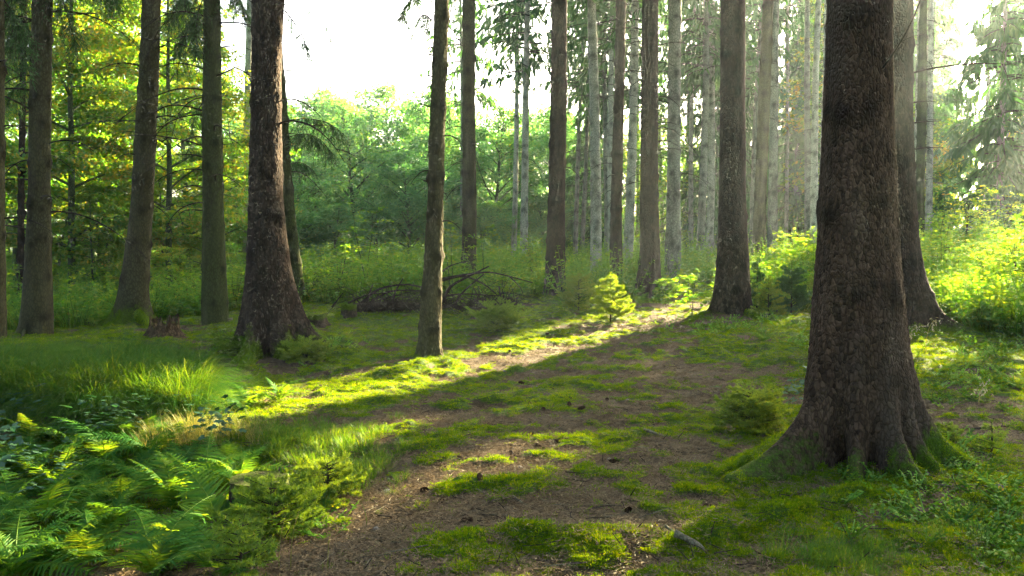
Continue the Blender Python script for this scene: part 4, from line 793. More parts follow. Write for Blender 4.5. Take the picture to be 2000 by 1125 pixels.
scatter('brambles', [bp], pts, np.stack([rg.normal(0, .2, n), rg.normal(0, .2, n), rg.uniform(0, 6.28, n)], 1), rg.uniform(.7, 1.3, n), np.zeros(n), 'dark glossy bramble leaves under the grass bank', 'brambles')

# moss growing on the root flares
P_, N_ = [], []
for key in ('big', 'flared', 'behind', 'bent', 'dark'):
    for ch in TREES[key][0].children:
        if ch.name.split('.')[0] not in ('trunk', 'root'): continue
        me = ch.data; nv = len(me.vertices); co = np.empty(nv * 3, np.float32); me.vertices.foreach_get('co', co); co = co.reshape(-1, 3); no = np.empty(nv * 3, np.float32); me.vertices.foreach_get('normal', no); no = no.reshape(-1, 3)
        mo = np.empty(nv, np.float32); me.attributes['moss'].data.foreach_get('value', mo); ok = np.where((mo + rg.normal(0, .12, nv) > .62) & (co[:, 2] < .6) & (no[:, 2] > -.1))[0]
        if len(ok): ok = rg.choice(ok, min(len(ok), 900 if ch.name.startswith('trunk') else 260), replace=False); P_.append(co[ok] + np.array(TREES[key][1])); N_.append(no[ok])
P_, N_ = np.vstack(P_), np.vstack(N_); rot = np.array([Vector(v + rg.normal(0, .25, 3)).to_track_quat('Z', 'Y').to_euler() for v in N_]); n = len(P_)
scatter('root_moss', mp, P_, rot, rg.uniform(.5, 1.0, n) * (1 + .03 * P_[:, 1]), rg.integers(0, 4, n), 'patchy green moss growing on the root flares')
# small dead twigs strewn over the floor
def twigs(rg):
    mb = MB()
    for _ in range(4):
        a = rdir(1, .1, rg)[0]; l = rg.uniform(.05, .2); s = np.linspace(0, 1, 6)[:, None]; sd = np.cross(a, [0, 0, 1.0]); p = rg.normal(0, .12, 3) * [1, 1, 0] + [0, 0, .008] + a * l * s + sd * l * rg.normal(0, .15) * np.sin(s * 3); mb.add(*tube(p, np.linspace(.0032, .0014, 6), 4), .5)
    return mb
tp_ = [proto('twig', twigs(rg), MATS[m]) for m in ('dead_wood', 'bare_wood', 'twig_wood')]
x, y = polar_pts(1200, 3.2, 18, rg=rg); m, _ = moss_field(x, y); k = rg.uniform(0, 1, len(x)) < 1.0 - .75 * m; x, y = x[k], y[k]; n = len(x)
scatter('twigs', tp_, np.stack([x, y, gz(x, y)], 1), np.stack([rg.normal(0, .08, n), rg.normal(0, .08, n), rg.uniform(0, 6.28, n)], 1), rg.uniform(.6, 1.3, n), rg.integers(0, 3, n), 'small dead twigs strewn over the needle litter')
# ------------------------------------------------------------------ ferns
def frond(L_, rg, arch=.8, wid=.32, npair=24):
    """arching fern frond: thin stalk, pairs of tapering toothed leaflets with gaps between them"""
    mb = MB(); t = np.linspace(0, 1, 26); p = lambda t: np.stack([L_ * (.25 * t + .62 * t * t * arch + .1 * t), np.full_like(t, 0.0), L_ * (.95 * t - .62 * arch * t ** 2.1)], -1)
    mb.add(*tube(p(t), np.linspace(.005, .0015, 26) * L_ / .6, 4, False), .75); sp = L_ * .95 / npair; Vs, Fs, As = [], [], []; n0 = 0
    for i in range(npair):
        ti = .16 + .83 * i / (npair - 1); c = p(np.array([ti]))[0]; tg = p(np.array([ti + .01]))[0] - p(np.array([ti - .01]))[0]; tg /= np.linalg.norm(tg); up = np.cross(tg, [0, 1, 0]); up = up * (1 if up[2] > 0 else -1)
        l = wid * L_ * min(1, (ti / .34) ** .7) * (1 - ((ti - .16) / .84)) ** .8 + .012
        for s in (-1, 1):
            dv = np.array([0, s, 0]) * .92 + tg * rg.uniform(.28, .46) + up * rg.normal(0, .1); dv /= np.linalg.norm(dv); w = np.cross(up, dv); w /= np.linalg.norm(w); k = 7; sag = rg.uniform(.08, .35); hw = sp * .40 * min(1, l / .06 + .3); val = np.clip(rg.normal(.45, .2), 0, 1)
            f = np.linspace(0, 1, k); mid = c + dv * (l * f)[:, None] - up * (sag * l * f * f)[:, None]
            hwid = hw * (1 - f) ** .7 * (1 + .28 * np.where(np.arange(k) % 2, 1, -1)) + .0008
            Vv = np.stack([mid - w * hwid[:, None] - up * .25 * hwid[:, None], mid, mid + w * hwid[:, None] - up * .25 * hwid[:, None]], 1).reshape(-1, 3); j = np.arange(k - 1)[:, None] * 3
            Vs.append(Vv); Fs.append(n0 + np.vstack([j + np.array([[0, 1, 4, 3]]), j + np.array([[1, 2, 5, 4]])])); As.append(np.full(len(Vv), val)); n0 += len(Vv)
    mb.add(np.vstack(Vs), [np.vstack(Fs)], np.concatenate(As)); return mb.build('frond', MATS['fern_leaf'], False)
rg = np.random.default_rng(31)
FR = [frond(.68, rg, .8), frond(.78, rg, 1.05), frond(.6, rg, .55), frond(.72, rg, .95, .28), frond(.56, rg, .75, .38)]
def fern(px, py, sc, n, label, group, d=None, lift=0.0, az=None):
    g = P(px, py, d) if d else G(px, py); g[2] = float(gz(g[0], g[1])) - .02
    t = thing('fern', g, label, 'fern', group)
    for i in range(n):
        a = (i / n * 6.28 + rg.normal(0, .3)) if az is None else az + rg.normal(0, .6); s = sc * rg.uniform(.75, 1.15)
        o = obj('frond', FR[rg.integers(0, 5)], t, (0, 0, 0), a, s); o.rotation_euler = (rg.normal(0, .12), rg.normal(0, .18), a)
    return t
FG = 'shaded ferns in the lower left corner'; SL = 'dark green fern in the shaded fern bed at lower left'
for px, py, sc, n, lab in [(480, 800, .62, 9, 'sunlit yellow green fern in front of the flared spruce'), (545, 790, .5, 7, 'sunlit fern leaning right, beside the sunny moss'), (300, 905, .85, 8, 'fern with lit arching tips left of the dry grass'), (205, 900, .85, 8, 'fern with one bright curved frond left of the dry grass tuft'), (120, 960, .85, 8, 'fern with bright lit fronds near the left edge'),
        (180, 1105, .8, 8, 'fern holding up one upright yellowish frond at lower left'), (300, 1135, .8, 8, 'bright fern at the bottom edge, left of the grass stalks'), (30, 1140, .8, 9, 'bluish green fern in the bottom left corner'), (440, 1145, .65, 8, 'sunlit fern at the bottom edge beside the path'), (60, 925, .8, 7, 'fern arching in from the left edge below the brambles')]:
    fern(px, py, sc, n, lab, 'ferns in the lower left')
bed = [(20, 1010, .8), (95, 1050, .8), (240, 1000, .85), (340, 1000, .85), (400, 960, .75), (430, 1020, .8), (330, 1070, .75), (210, 1050, .8), (120, 1110, .7), (390, 1100, .6), (465, 950, .6), (350, 930, .7), (260, 945, .75), (150, 880, .7), (60, 870, .65), (270, 860, .6), (500, 1060, .5), (0, 930, .8), (455, 905, .5), (330, 865, .5), (-30, 1090, .8), (170, 1000, .8)]
for px, py, sc in bed:
    rw = int(np.searchsorted([935, 1030], py)); k = sorted(u[0] for u in bed if np.searchsorted([935, 1030], u[1]) == rw).index(px)
    fern(px, py, sc, 8, f'shaded dark fern in the {["back", "middle", "front"][rw]} row of the fern bed, {ORD[k]} from the left', FG)
for px, py, sc, lab in [(1250, 600, .7, 'low fern between the sunlit little spruce and the reddish spruce'), (1120, 590, .8, 'soft green fern at the foot of the upright brown spruce'), (1100, 600, .6, 'small fern below the upright brown spruce'), (1490, 670, .45, 'small fern on the moss right of the dark scaly spruce'), (1300, 590, .6, 'fern at the right of the reddish spruce foot'), (900, 590, .7, 'fern beside the dead branches right of the slim spruce'), (1980, 660, .5, 'fern on the moss by the right edge')]:
    fern(px, py, sc, 7, lab, 'small ferns further back')
# ------------------------------------------------------------------ young spruces
def young_spruce(H, Rw, rg, nwh=7, nb=7, dens=1.0, nl=.027, nw=.0042, mat='young_needle', broad=.6):
    wood = MB(); wood.add(*tube(np.array([[0, 0, -.03], [.005, 0, H * .5], [0, .004, H]]), [.008 + .006 * H, .007, .003], 6)); C, D = [], []
    def needles(a, b, m):
        s = rg.uniform(0, 1, m)[:, None]; c = a + (b - a) * s; ax = (b - a) / np.linalg.norm(b - a); dd = rdir(m, 1, rg); dd = dd - (dd @ ax)[:, None] * ax * .8 + ax * .45; C.append(c); D.append(dd)
    needles(np.array([0, 0, H * .3]), np.array([0, 0, H]), int(110 * dens * H / .5))
    for w in range(nwh):
        f = (w + .4) / nwh; z0_ = H * (.05 + .85 * f)
        for k in range(nb):
            z = max(.02, z0_ + rg.normal(0, .35) * H / nwh); a = rg.uniform(0, 6.28); l = Rw * (1 - f) ** broad * rg.uniform(.7, 1.1) + .03; o = np.array([math.cos(a), math.sin(a), rg.uniform(.05, .75)]); p0 = np.array([0, 0, z]); p1 = p0 + o * l; p1[2] -= l * .12
            wood.add(*tube(np.array([p0, (p0 + p1) / 2, p1]), [.004, .003, .0015], 3, False)); needles(p0 * .8 + p1 * .2, p1, int(75 * dens * l / .25 + 6)); sd = np.cross(o, [0, 0, 1.0])
            for q in range(int(2 + 5 * l / .25)):
                t_ = rg.uniform(.25, .92); s0 = p0 + (p1 - p0) * t_; s1 = s0 + (o * .6 + sd * rg.choice([-1, 1]) * .75 + [0, 0, rg.uniform(-.15, .25)]) * l * .42 * (1.2 - t_)
                needles(s0, s1, int(34 * dens * l / .25 + 4))
    C, D = np.vstack(C), np.vstack(D); n = len(C); sc_ = max(1, H / .6)
    V, Fq = spikes(C, D, rdir(n, 1, rg), nl * rg.uniform(.7, 1.2, n) * sc_, nw * sc_); nd = MB(); nd.add(V, [Fq], np.repeat(rg.uniform(0, 1, n), 3))
    return wood.build('stem', MATS['twig_wood']), nd.build('needles', MATS[mat], False)
def place_young(px, py, H, Rw, label, seed, **kw):
    g = G(px, py); g[2] = float(gz(g[0], g[1])) - .01; t = thing('young_spruce', g, label, 'young spruce', 'young spruces'); w, nd = young_spruce(H, Rw, np.random.default_rng(seed), **kw); obj('stem', w, t); obj('needles', nd, t); return t
place_young(1192, 632, .95, .42, 'bright yellow sunlit little spruce at the edge of the path', 1, nwh=9, nb=8, broad=.45, dens=1.1)
place_young(970, 648, .42, .55, 'low dark green spreading spruce clump on the moss behind the slim spruce', 2, nwh=6, nb=14, mat='young_needle', broad=.25, dens=1.6)
place_young(1468, 852, .36, .36, 'low bushy green spruce seedling left of the massive spruce', 3, nwh=7, nb=13, broad=.3, dens=1.3)
place_young(640, 975, .30, .28, 'fresh green spruce seedling beside the path, right one of two', 4, nwh=7, nb=9, broad=.35, dens=1.3)
place_young(530, 1050, .36, .32, 'fresh green spruce seedling beside the ferns, left one of two', 5, nwh=7, nb=10, broad=.35, dens=1.3)
place_young(470, 1160, .36, .22, 'small upright spruce seedling at the bottom edge among the ferns', 6, nwh=6, nb=8, broad=.4)
place_young(1545, 615, 1.0, .42, 'dark rounded young spruce between the dark scaly and massive spruces', 7, nwh=8, nb=10, broad=.35, mat='spruce_needle')
place_young(1500, 622, .8, .4, 'sunlit young spruce just right of the dark scaly spruce', 8, nwh=8, nb=8)
place_young(1478, 608, 1.15, .28, 'slender dark spruce sapling against the dark scaly trunk', 9, nwh=10, nb=6, mat='spruce_needle')
place_young(1590, 600, .7, .45, 'yellowish sunlit young spruce tucked beside the massive trunk', 10, nwh=7, nb=9)
place_young(1215, 622, .3, .2, 'tiny spruce seedling below the sunlit little spruce', 11, nwh=5, nb=6)
place_young(1130, 612, .8, .5, 'soft green young spruce left of the sunlit little spruce', 12, nwh=8, nb=9, broad=.4)
place_young(1935, 905, .25, .14, 'thin spruce seedling on the needles right of the massive spruce', 13, nwh=4, nb=5, dens=.8)
place_young(1840, 880, .16, .14, 'tiny spruce seedling close to the right foot of the massive spruce', 14, nwh=4, nb=5)
place_young(600, 705, .28, .45, 'low dark spruce seedling mat at the right foot of the flared spruce', 15, nwh=5, nb=12, broad=.25, mat='young_needle', dens=1.4)
place_young(455, 692, .25, .35, 'low dark spruce seedling at the left foot of the flared spruce', 16, nwh=5, nb=10, broad=.25, mat='young_needle')
# ------------------------------------------------------------------ leafy saplings and shrubs
def sapling(H, Rw, rg, nst=3, nbr=12, leaf=.08, per=14, mat='herb_leaf', flat=.8):
    wood = MB(); C, D, NN = [], [], []
    for s in range(nst):
        a = rg.uniform(0, 6.28); o = np.array([math.cos(a), math.sin(a), 0]) * Rw * .35; t = np.linspace(0, 1, 7)[:, None]; h = H * rg.uniform(.7, 1.05); p = o * t ** 1.3 + np.array([0, 0, 1.0]) * h * t + np.concatenate([np.cumsum(rg.normal(0, .02, (7, 2)), 0), np.zeros((7, 1))], 1); p[0, 2] = -.05
        wood.add(*tube(p, np.linspace(.006 + .003 * H, .002, 7), 5))
        for k in range(nbr):
            f = .25 + .75 * (k + rg.uniform(0, 1)) / nbr; c = np.array([np.interp(f, t[:, 0], p[:, j]) for j in range(3)]); a = rg.uniform(0, 6.28); l = Rw * (1.15 - .6 * f) * rg.uniform(.5, 1); dv = np.array([math.cos(a), math.sin(a), rg.uniform(-.05, .45)])
            e = c + dv * l; e[2] -= l * .15; wood.add(*tube(np.array([c, (c + e) / 2 + [0, 0, .02 * l], e]), [.004, .003, .0015], 3, False)); m = per; s_ = rg.uniform(.25, 1.05, m)[:, None]; sd = np.array([-dv[1], dv[0], 0])
            C.append(c + (e - c) * s_ + rg.normal(0, .03, (m, 3)) * [1, 1, .5]); D.append(dv * .7 + sd * rg.choice([-1, 1], m)[:, None] * .8 + rg.normal(0, .25, (m, 3)) - [0, 0, .15]); NN.append(np.array([0, 0, flat]) + rg.normal(0, .35, (m, 3)))
    C, D, NN = map(np.vstack, (C, D, NN)); n = len(C); V, Fq = kites(C, D, NN, leaf * rg.uniform(.6, 1.2, n), leaf * .55 * rg.uniform(.8, 1.2, n), .05); nd = MB(); nd.add(V, [Fq], np.repeat(rg.uniform(0, 1, n), 4))
    return wood.build('stem', MATS['twig_wood']), nd.build('foliage', MATS[mat], False)
def place_sap(px, py, H, Rw, name, label, cat, group, seed, d=None, **kw):
    g = P(px, py, d) if d else G(px, py); g[2] = float(gz(g[0], g[1])) - .02; t = thing(name, g, label, cat, group); w, f = sapling(H, Rw, np.random.default_rng(seed), **kw); obj('stem', w, t); obj('foliage', f, t)
place_sap(1352, 622, 1.15, .38, 'leafy_sapling', 'bright leafy sapling left of the dark scaly spruce', 'sapling', 'leafy saplings', 51, nst=2, leaf=.10, per=12, nbr=11)
place_sap(1300, 600, .7, .42, 'leafy_sapling', 'low spreading sapling at the right foot of the reddish spruce', 'sapling', 'leafy saplings', 52, nst=3, leaf=.10)
place_sap(1390, 598, .9, .35, 'leafy_sapling', 'small sapling touching the left side of the dark scaly spruce', 'sapling', 'leafy saplings', 53, nst=2, leaf=.09)
place_sap(715, 560, 2.3, 1.1, 'leafy_sapling', 'tall pale leafed sapling behind the fallen tree', 'sapling', 'leafy saplings', 54, d=21, nst=2, leaf=.12, nbr=14, per=16)
place_sap(660, 565, 1.4, 1.0, 'leafy_shrub', 'light green shrub left of the fallen tree', 'shrub', 'shrubs round the clearing', 55, d=19, nst=5, leaf=.09, per=16)
place_sap(880, 560, 2.4, .6, 'leafy_sapling', 'narrow yellow green sapling between the slim and grey green spruces', 'sapling', 'leafy saplings', 56, d=20.5, nst=2, leaf=.10)
place_sap(945, 555, 2.0, .7, 'leafy_sapling', 'yellow green sapling just right of the grey green spruce', 'sapling', 'leafy saplings', 57, d=21.5, nst=2, leaf=.11)
place_sap(1045, 555, 1.3, .8, 'leafy_shrub', 'green shrub left of the upright brown spruce', 'shrub', 'shrubs round the clearing', 58, d=21, nst=5, leaf=.09)
place_sap(985, 575, .8, .8, 'leafy_shrub', 'low shrub right of the dead branches', 'shrub', 'shrubs round the clearing', 59, d=18.5, nst=5, leaf=.08)
place_sap(600, 580, .9, .9, 'leafy_shrub', 'low pale shrub right of the leaning moss green trunk', 'shrub', 'shrubs round the clearing', 60, d=18, nst=6, leaf=.08)
place_sap(770, 565, 1.0, .9, 'leafy_shrub', 'green shrub behind the arched dead branches', 'shrub', 'shrubs round the clearing', 61, d=20, nst=5, leaf=.09)
place_sap(455, 580, .9, .9, 'leafy_shrub', 'pale flowering herb clump left of the flared spruce', 'shrub', 'shrubs round the clearing', 62, d=17.5, nst=7, leaf=.07)
place_sap(360, 590, .8, .9, 'leafy_shrub', 'pale herb clump left of the green tinged spruce', 'shrub', 'shrubs round the clearing', 63, d=18.5, nst=7, leaf=.07)
for i, (px, py, d, H, Rw, lab) in enumerate([(1845, 560, 17, 1.5, .8, 'yellow green shrub close to the right side of the half hidden spruce'), (1885, 540, 21, 2.0, 1.0, 'tall golden shrub in the sun haze on the right'), (1950, 560, 16, 1.3, .9, 'green shrub on the right slope, third from the right edge'), (1995, 540, 15, 1.9, .9, 'tall bright shrub cut by the right edge'), (1915, 590, 14.5, .8, .8, 'low bright green shrub on the slope above the long root'),
        (1980, 600, 13, .8, .8, 'low green shrub by the right edge above the moss'), (1850, 590, 14.5, .7, .6, 'low yellowish shrub tucked behind the long mossy root'), (1945, 520, 24, 2.2, 1.1, 'far golden shrub under the two thin pale trunks'), (1835, 520, 23, 1.5, .8, 'far pale shrub left in the sun glow'), (2040, 560, 18, 2.0, 1.0, 'tall leafy shrub reaching in from the right edge'), (1560, 540, 22, 1.2, .9, 'low yellow green shrub behind the young spruces'), (1450, 545, 24, 1.2, .9, 'low shrub behind the dark scaly spruce')]):
    place_sap(px, py, H, Rw, 'leafy_shrub', lab, 'shrub', 'sunlit shrubs on the right slope', 80 + i, d=d, nst=6, leaf=.085, per=15, nbr=13)
# ------------------------------------------------------------------ fallen dead tree with arching bare branches
gA, gB = G(690, 612), G(935, 600); dF = float(gA[1]); bt = gA.copy(); bt[2] = float(gz(gA[0], gA[1]))
t = thing('fallen_tree', bt, 'fallen dead tree with arching bare branches lying behind the slim spruce', 'fallen tree')
mb = MB(); mb.add(*tube(curve([P(690, 603, dF) - bt, P(760, 598, dF) - bt, P(850, 600, dF + .2) - bt, P(935, 606, dF + .6) - bt], 18), np.linspace(.11, .06, 19), 12)); obj('trunk', mb.build('trunk', MATS['dead_wood'], moss=.1), t)
for pts, r_ in [([(700, 598), (740, 565), (800, 556), (850, 572), (880, 590)], .03), ([(712, 598), (760, 570), (820, 568), (865, 580)], .025), ([(765, 596), (772, 570), (787, 544)], .03), ([(716, 598), (721, 575), (728, 556)], .03), ([(680, 592), (720, 575), (760, 572)], .022), ([(698, 596), (735, 588), (800, 570)], .022),
        ([(865, 590), (880, 560), (915, 540), (955, 520)], .04), ([(862, 545), (900, 538), (945, 532), (975, 535), (1040, 552)], .032), ([(862, 548), (905, 540), (945, 555), (975, 580)], .028), ([(870, 578), (910, 574), (970, 578)], .024), ([(885, 600), (905, 570), (945, 535)], .03), ([(864, 530), (885, 517), (925, 508)], .02), ([(760, 600), (800, 585), (850, 598)], .018), ([(975, 560), (978, 580), (985, 598)], .02), ([(800, 605), (840, 585), (870, 595)], .015), ([(995, 540), (1015, 560), (1022, 575)], .014), ([(648, 600), (660, 585), (670, 572)], .02), ([(930, 606), (955, 590), (990, 600)], .015)]:
    mb = MB(); q = curve([P(x_, y_, dF + .12 * np.sin(i * 1.3 + x_)) - bt for i, (x_, y_) in enumerate(pts)], 14); mb.add(*tube(q, np.linspace(r_, r_ * .35, len(q)), 6)); obj('branch', mb.build('branch', MATS['dead_wood']), t)
mb = MB(); rg = np.random.default_rng(6)
for _ in range(420):
    a = P(rg.uniform(690, 1010), rg.uniform(588, 614), dF + rg.uniform(-.6, .4)) - bt; dv = rdir(1, .5, rg)[0]; l = rg.uniform(.25, .9); s = np.linspace(0, 1, 4)[:, None]; mb.add(*tube(a + dv * l * s + np.array([0, 0, .25]) * l * np.sin(s * 3), np.linspace(.008, .003, 4), 3, False))
tag(obj('brushwood', mb.build('brushwood', MATS['twig_wood']), t), kind='stuff')
# ------------------------------------------------------------------ stumps and logs
def stump(px, py, r_, h, label, jag, mat, mossy, seed, flare=.35, d=None):
    g = P(px, py, d) if d else G(px, py); g[2] = float(gz(g[0], g[1])) - .03; rg = np.random.default_rng(seed); n, m = 48, 18; th = np.arange(n) / n * 6.283; T_, Z_ = np.meshgrid(th, np.linspace(0, 1, m)); top = h * (1 + jag * (fbm(np.cos(th) * 2.5 + seed, np.sin(th) * 2.5, 1, 3, seed) - .55) * 2.2)
    zz = Z_ * top[None]; rr = r_ * (1 + flare * np.exp(-zz / (h * .3)) * (1 + .5 * np.sin(T_ * 5 + seed)) + .12 * (fbm(np.cos(T_) * 4 + seed, np.sin(T_) * 4 + zz * 3, 1, 3, seed) - .5)) + .012 * (fbm(T_ * 9, zz * 2, 1, 2, seed + 2) - .5)
    V = np.stack([rr * np.cos(T_), rr * np.sin(T_), zz], -1).reshape(-1, 3); i = np.arange(m - 1)[:, None] * n; j = np.arange(n)[None]; k = (j + 1) % n; Q = np.stack([i + j, i + k, i + n + k, i + n + j], -1).reshape(-1, 4)
    t = thing('tree_stump', g, label, 'stump', 'stumps'); me = mesh('bark', V, [Q], MATS[mat], True, {'moss': mossy * (.4 + .6 * smooth(.5, 1, Z_)).ravel()}); obj('bark', me, t)
    rings = []; 
    for f in (1, .8, .55, .3, .0):
        z_ = top * (1 - .0) - (1 - f) * h * jag * .7 + .02 * (fbm(np.cos(th) * 3 * f, np.sin(th) * 3 * f, 1, 2, 5) - .5) - .001; rings.append(np.stack([rr[-1] * f * np.cos(th), rr[-1] * f * np.sin(th), z_ if f else np.full(n, z_.mean())], -1))
    V = np.vstack(rings); i = np.arange(4)[:, None] * n; Q = np.stack([i + j, i + k, i + n + k, i + n + j], -1).reshape(-1, 4); obj('cut_top', mesh('cut_top', V, [Q], MATS['rotten_wood' if jag > .2 else mat], True, {'moss': np.full(len(V), mossy)}), t); return t
stump(322, 662, .22, .28, 'rotten brown jagged stump between the curved and green tinged spruces', .85, 'rotten_wood', .4, 3, .9)
stump(682, 622, .14, .28, 'small mossy cut stump at the left end of the fallen tree', .15, 'dead_wood', .85, 4, .4)
stump(508, 975, .2, .22, 'flat topped mossy cut stump among the ferns', .05, 'dead_wood', .55, 5, .15)
stump(620, 640, .16, .22, 'low mossy stump under leaves right of the flared spruce', .2, 'dead_wood', .8, 6, .5)
def log(p0, p1, r0, r1, name, label, cat, group, mat, mossy=0., n=10, bend=.02, knob=0.0, lift=None, seed=0, parts=()):
    a, b = G(*p0), G(*p1)
    for q, r_ in ((a, r0), (b, r1)): q[2] = float(gz(q[0], q[1])) + r_ * .55
    if lift: a[2] += lift[0]; b[2] += lift[1]
    rg = np.random.default_rng(seed + int(p0[0])); s = np.linspace(0, 1, 9)[:, None]; side = np.cross(b - a, [0, 0, 1.0]); side /= np.linalg.norm(side) + 1e-9; L_ = np.linalg.norm(b - a)
    path = (b - a) * s + side * L_ * (bend * np.sin(s * 3.1) + rg.normal(0, .008, (9, 1))); rr = (r0 + (r1 - r0) * s[:, 0]) * (1 + rg.normal(0, .06, 9)); mb = MB(); mb.add(*tube(path, rr, n)); o = obj(name, mb.build(name, MATS[mat], moss=mossy), None, a); return tag(o, label, cat, group)
log((395, 634), (455, 629), .05, .045, 'log', 'short grey log lying at the foot of the green tinged spruce', 'log', None, 'bare_wood')
g = G(1374, 1090); g[2] = float(gz(g[0], g[1])) - .005; q = P(1318, 1042, g[1] + .03); s_ = np.linspace(0, 1, 9)[:, None]; mb = MB(); mb.add(*tube((q - g) * s_ + np.array([0, 0, .012]) * np.sin(s_ * 3), .020 + .004 * np.sin(s_[:, 0] * 7), 12))
tag(obj('broken_branch', mb.build('broken_branch', MATS['bare_wood'], moss=.15), None, g), 'thick pale broken branch piece sticking up from moss at the bottom right', 'branch')
log((1300, 1062), (1330, 1075), .008, .006, 'broken_branch', 'thin stub beside the thick pale broken branch', 'branch', None, 'bare_wood', .1, 8, .05, lift=(.04, .0))
log((1936, 968), (1956, 985), .02, .022, 'broken_branch', 'short pale branch stub lying in dark herbs at the right edge', 'branch', None, 'bare_wood', .1)
log((1900, 1085), (1935, 1070), .009, .006, 'stick', 'pale stick on moss in the bottom right corner', 'stick', None, 'bare_wood', .15)
log((1158, 929), (1221, 928), .011, .010, 'stick', 'straight brown stick lying across the path', 'stick', None, 'dead_wood')
log((1002, 990), (1032, 1001), .008, .005, 'stick', 'pale short stick in the middle of the lower path', 'stick', None, 'bare_wood')
log((1112, 1043), (1142, 1031), .012, .009, 'stick', 'stout pale stick on the lower path near the mossy ridge', 'stick', None, 'bare_wood')
log((862, 1020), (886, 1031), .009, .006, 'stick', 'dark stick on the sunny needle patch', 'stick', None, 'dead_wood')
log((955, 1052), (985, 1050), .013, .011, 'stick', 'thick dark stick below the sunny needle patch', 'stick', None, 'dead_wood')
log((1082, 868), (1112, 868), .017, .014, 'stick', 'reddish brown wood piece lying left of the upper path middle', 'stick', None, 'rotten_wood')
log((1108, 889), (1122, 882), .013, .010, 'stick', 'short whitish stick end near the reddish wood piece', 'stick', None, 'bare_wood')
log((1258, 855), (1296, 862), .014, .009, 'stick', 'grey stick on the small moss ridge right of the path', 'stick', None, 'bare_wood', .2)
log((1150, 960), (1200, 972), .007, .005, 'stick', 'thin stick half buried on the right of the lower path', 'stick', None, 'dead_wood')
log((1245, 780), (1290, 775), .007, .005, 'stick', 'thin twig on the upper path right of the moss hump', 'stick', None, 'dead_wood')
log((690, 840), (720, 846), .012, .008, 'stick', 'dark stick on the bare soil left of the path', 'stick', None, 'dead_wood')
log((720, 842), (755, 840), .02, .012, 'stick', 'thick dark stick on the bare soil beside the moss', 'stick', None, 'dead_wood')
log((870, 870), (935, 842), .009, .005, 'stick', 'long thin stick along the mossy root left of the path', 'stick', None, 'dead_wood', .2)
log((1005, 870), (1035, 905), .012, .010, 'stick', 'curved dark stick running down the moss on the path', 'stick', None, 'dead_wood', .1, bend=.12)
log((500, 735), (508, 722), .012, .010, 'stick', 'white splinter near the toe root of the flared spruce', 'stick', None, 'bare_wood')
log((1665, 1060), (1730, 1035), .005, .003, 'stick', 'thin crooked twig on the moss below the massive spruce', 'stick', None, 'bare_wood')
log((1790, 965), (1910, 972), .005, .003, 'stick', 'long thin twig right of the massive spruce', 'stick', None, 'bare_wood')
log((1830, 845), (1990, 838), .008, .005, 'stick', 'long twig across the bare needles at the right edge', 'stick', None, 'dead_wood')
log((1400, 975), (1450, 948), .005, .003, 'stick', 'thin twig on the dark needles left of the massive roots', 'stick', None, 'dead_wood')
# ------------------------------------------------------------------ cones and stones on the path
def cone_mesh(rg):
    mb = MB(); n = 130; i = np.arange(n); t_ = (i + .5) / n; a = i * 2.39996; r_ = .018 * np.sin(np.pi * (.12 + .86 * t_)) ** .7; C = np.stack([np.cos(a) * r_ * .55, np.sin(a) * r_ * .55, .075 * t_], 1); D = np.stack([np.cos(a), np.sin(a), np.full(n, .9)], 1)
    V, Fq = kites(C, D, np.stack([np.cos(a), np.sin(a), np.full(n, -.6)], 1), .020, .017); mb.add(V, [Fq]); mb.add(*tube(np.array([[0, 0, 0], [0, 0, .035], [0, 0, .075]]), [.009, .012, .003], 10)); return mb.build('pine_cone', MATS['cone_scale'], False)
CONE = [cone_mesh(R)]
for px, py, sc, lab in [(905, 902, 1.0, 'dark cone lying alone left of the path middle'), (835, 968, 1.0, 'dark cone at the top edge of the sunny needle patch'), (866, 985, .9, 'dark cone inside the sunny needle patch'), (940, 970, 1.0, 'cone at the right end of the sunny needle patch'), (1013, 750, 1.1, 'dark cone on the upper path left of the mossy root'), (1035, 806, 1.0, 'brown cone below the long mossy root, left of a pair'), (1062, 809, 1.0, 'brown cone below the long mossy root, right of a pair'), (1112, 808, 1.1, 'brown cone beside the moss near a longer cone'), (1128, 812, 1.1, 'long brown cone touching another one on the upper path'), (1030, 852, 1.0, 'reddish cone on needles in the path middle'), (1045, 873, 1.0, 'dark flat cone beside the reddish wood piece'), (1190, 905, 1.1, 'blackish cone on the right side of the path'), (1232, 1005, .9, 'dark cone near the lower right mossy tuft'), (900, 1031, 1.0, 'brown cone below the sunny needle patch'), (1020, 1028, 1.0, 'dark cone in the shaded lower path'), (1185, 790, .9, 'dark cone on the upper path right side'), (935, 788, .8, 'small dark cone near the top of the path'), (995, 692, 1.0, 'cone in the sunlit strip'), (1065, 655, 1.0, 'cone at the upper edge of the sunlit strip'), (1370, 1000, .9, 'cone on dark needles left of the big roots')]:
    g = G(px, py); g[2] = float(gz(g[0], g[1])) + .014; o = obj('pine_cone', CONE[0], None, g, 0, sc * .85); o.rotation_euler = (1.5 + R.normal(0, .2), R.normal(0, .3), R.uniform(0, 6.28)); tag(o, lab, 'cone', 'cones lying on the path')
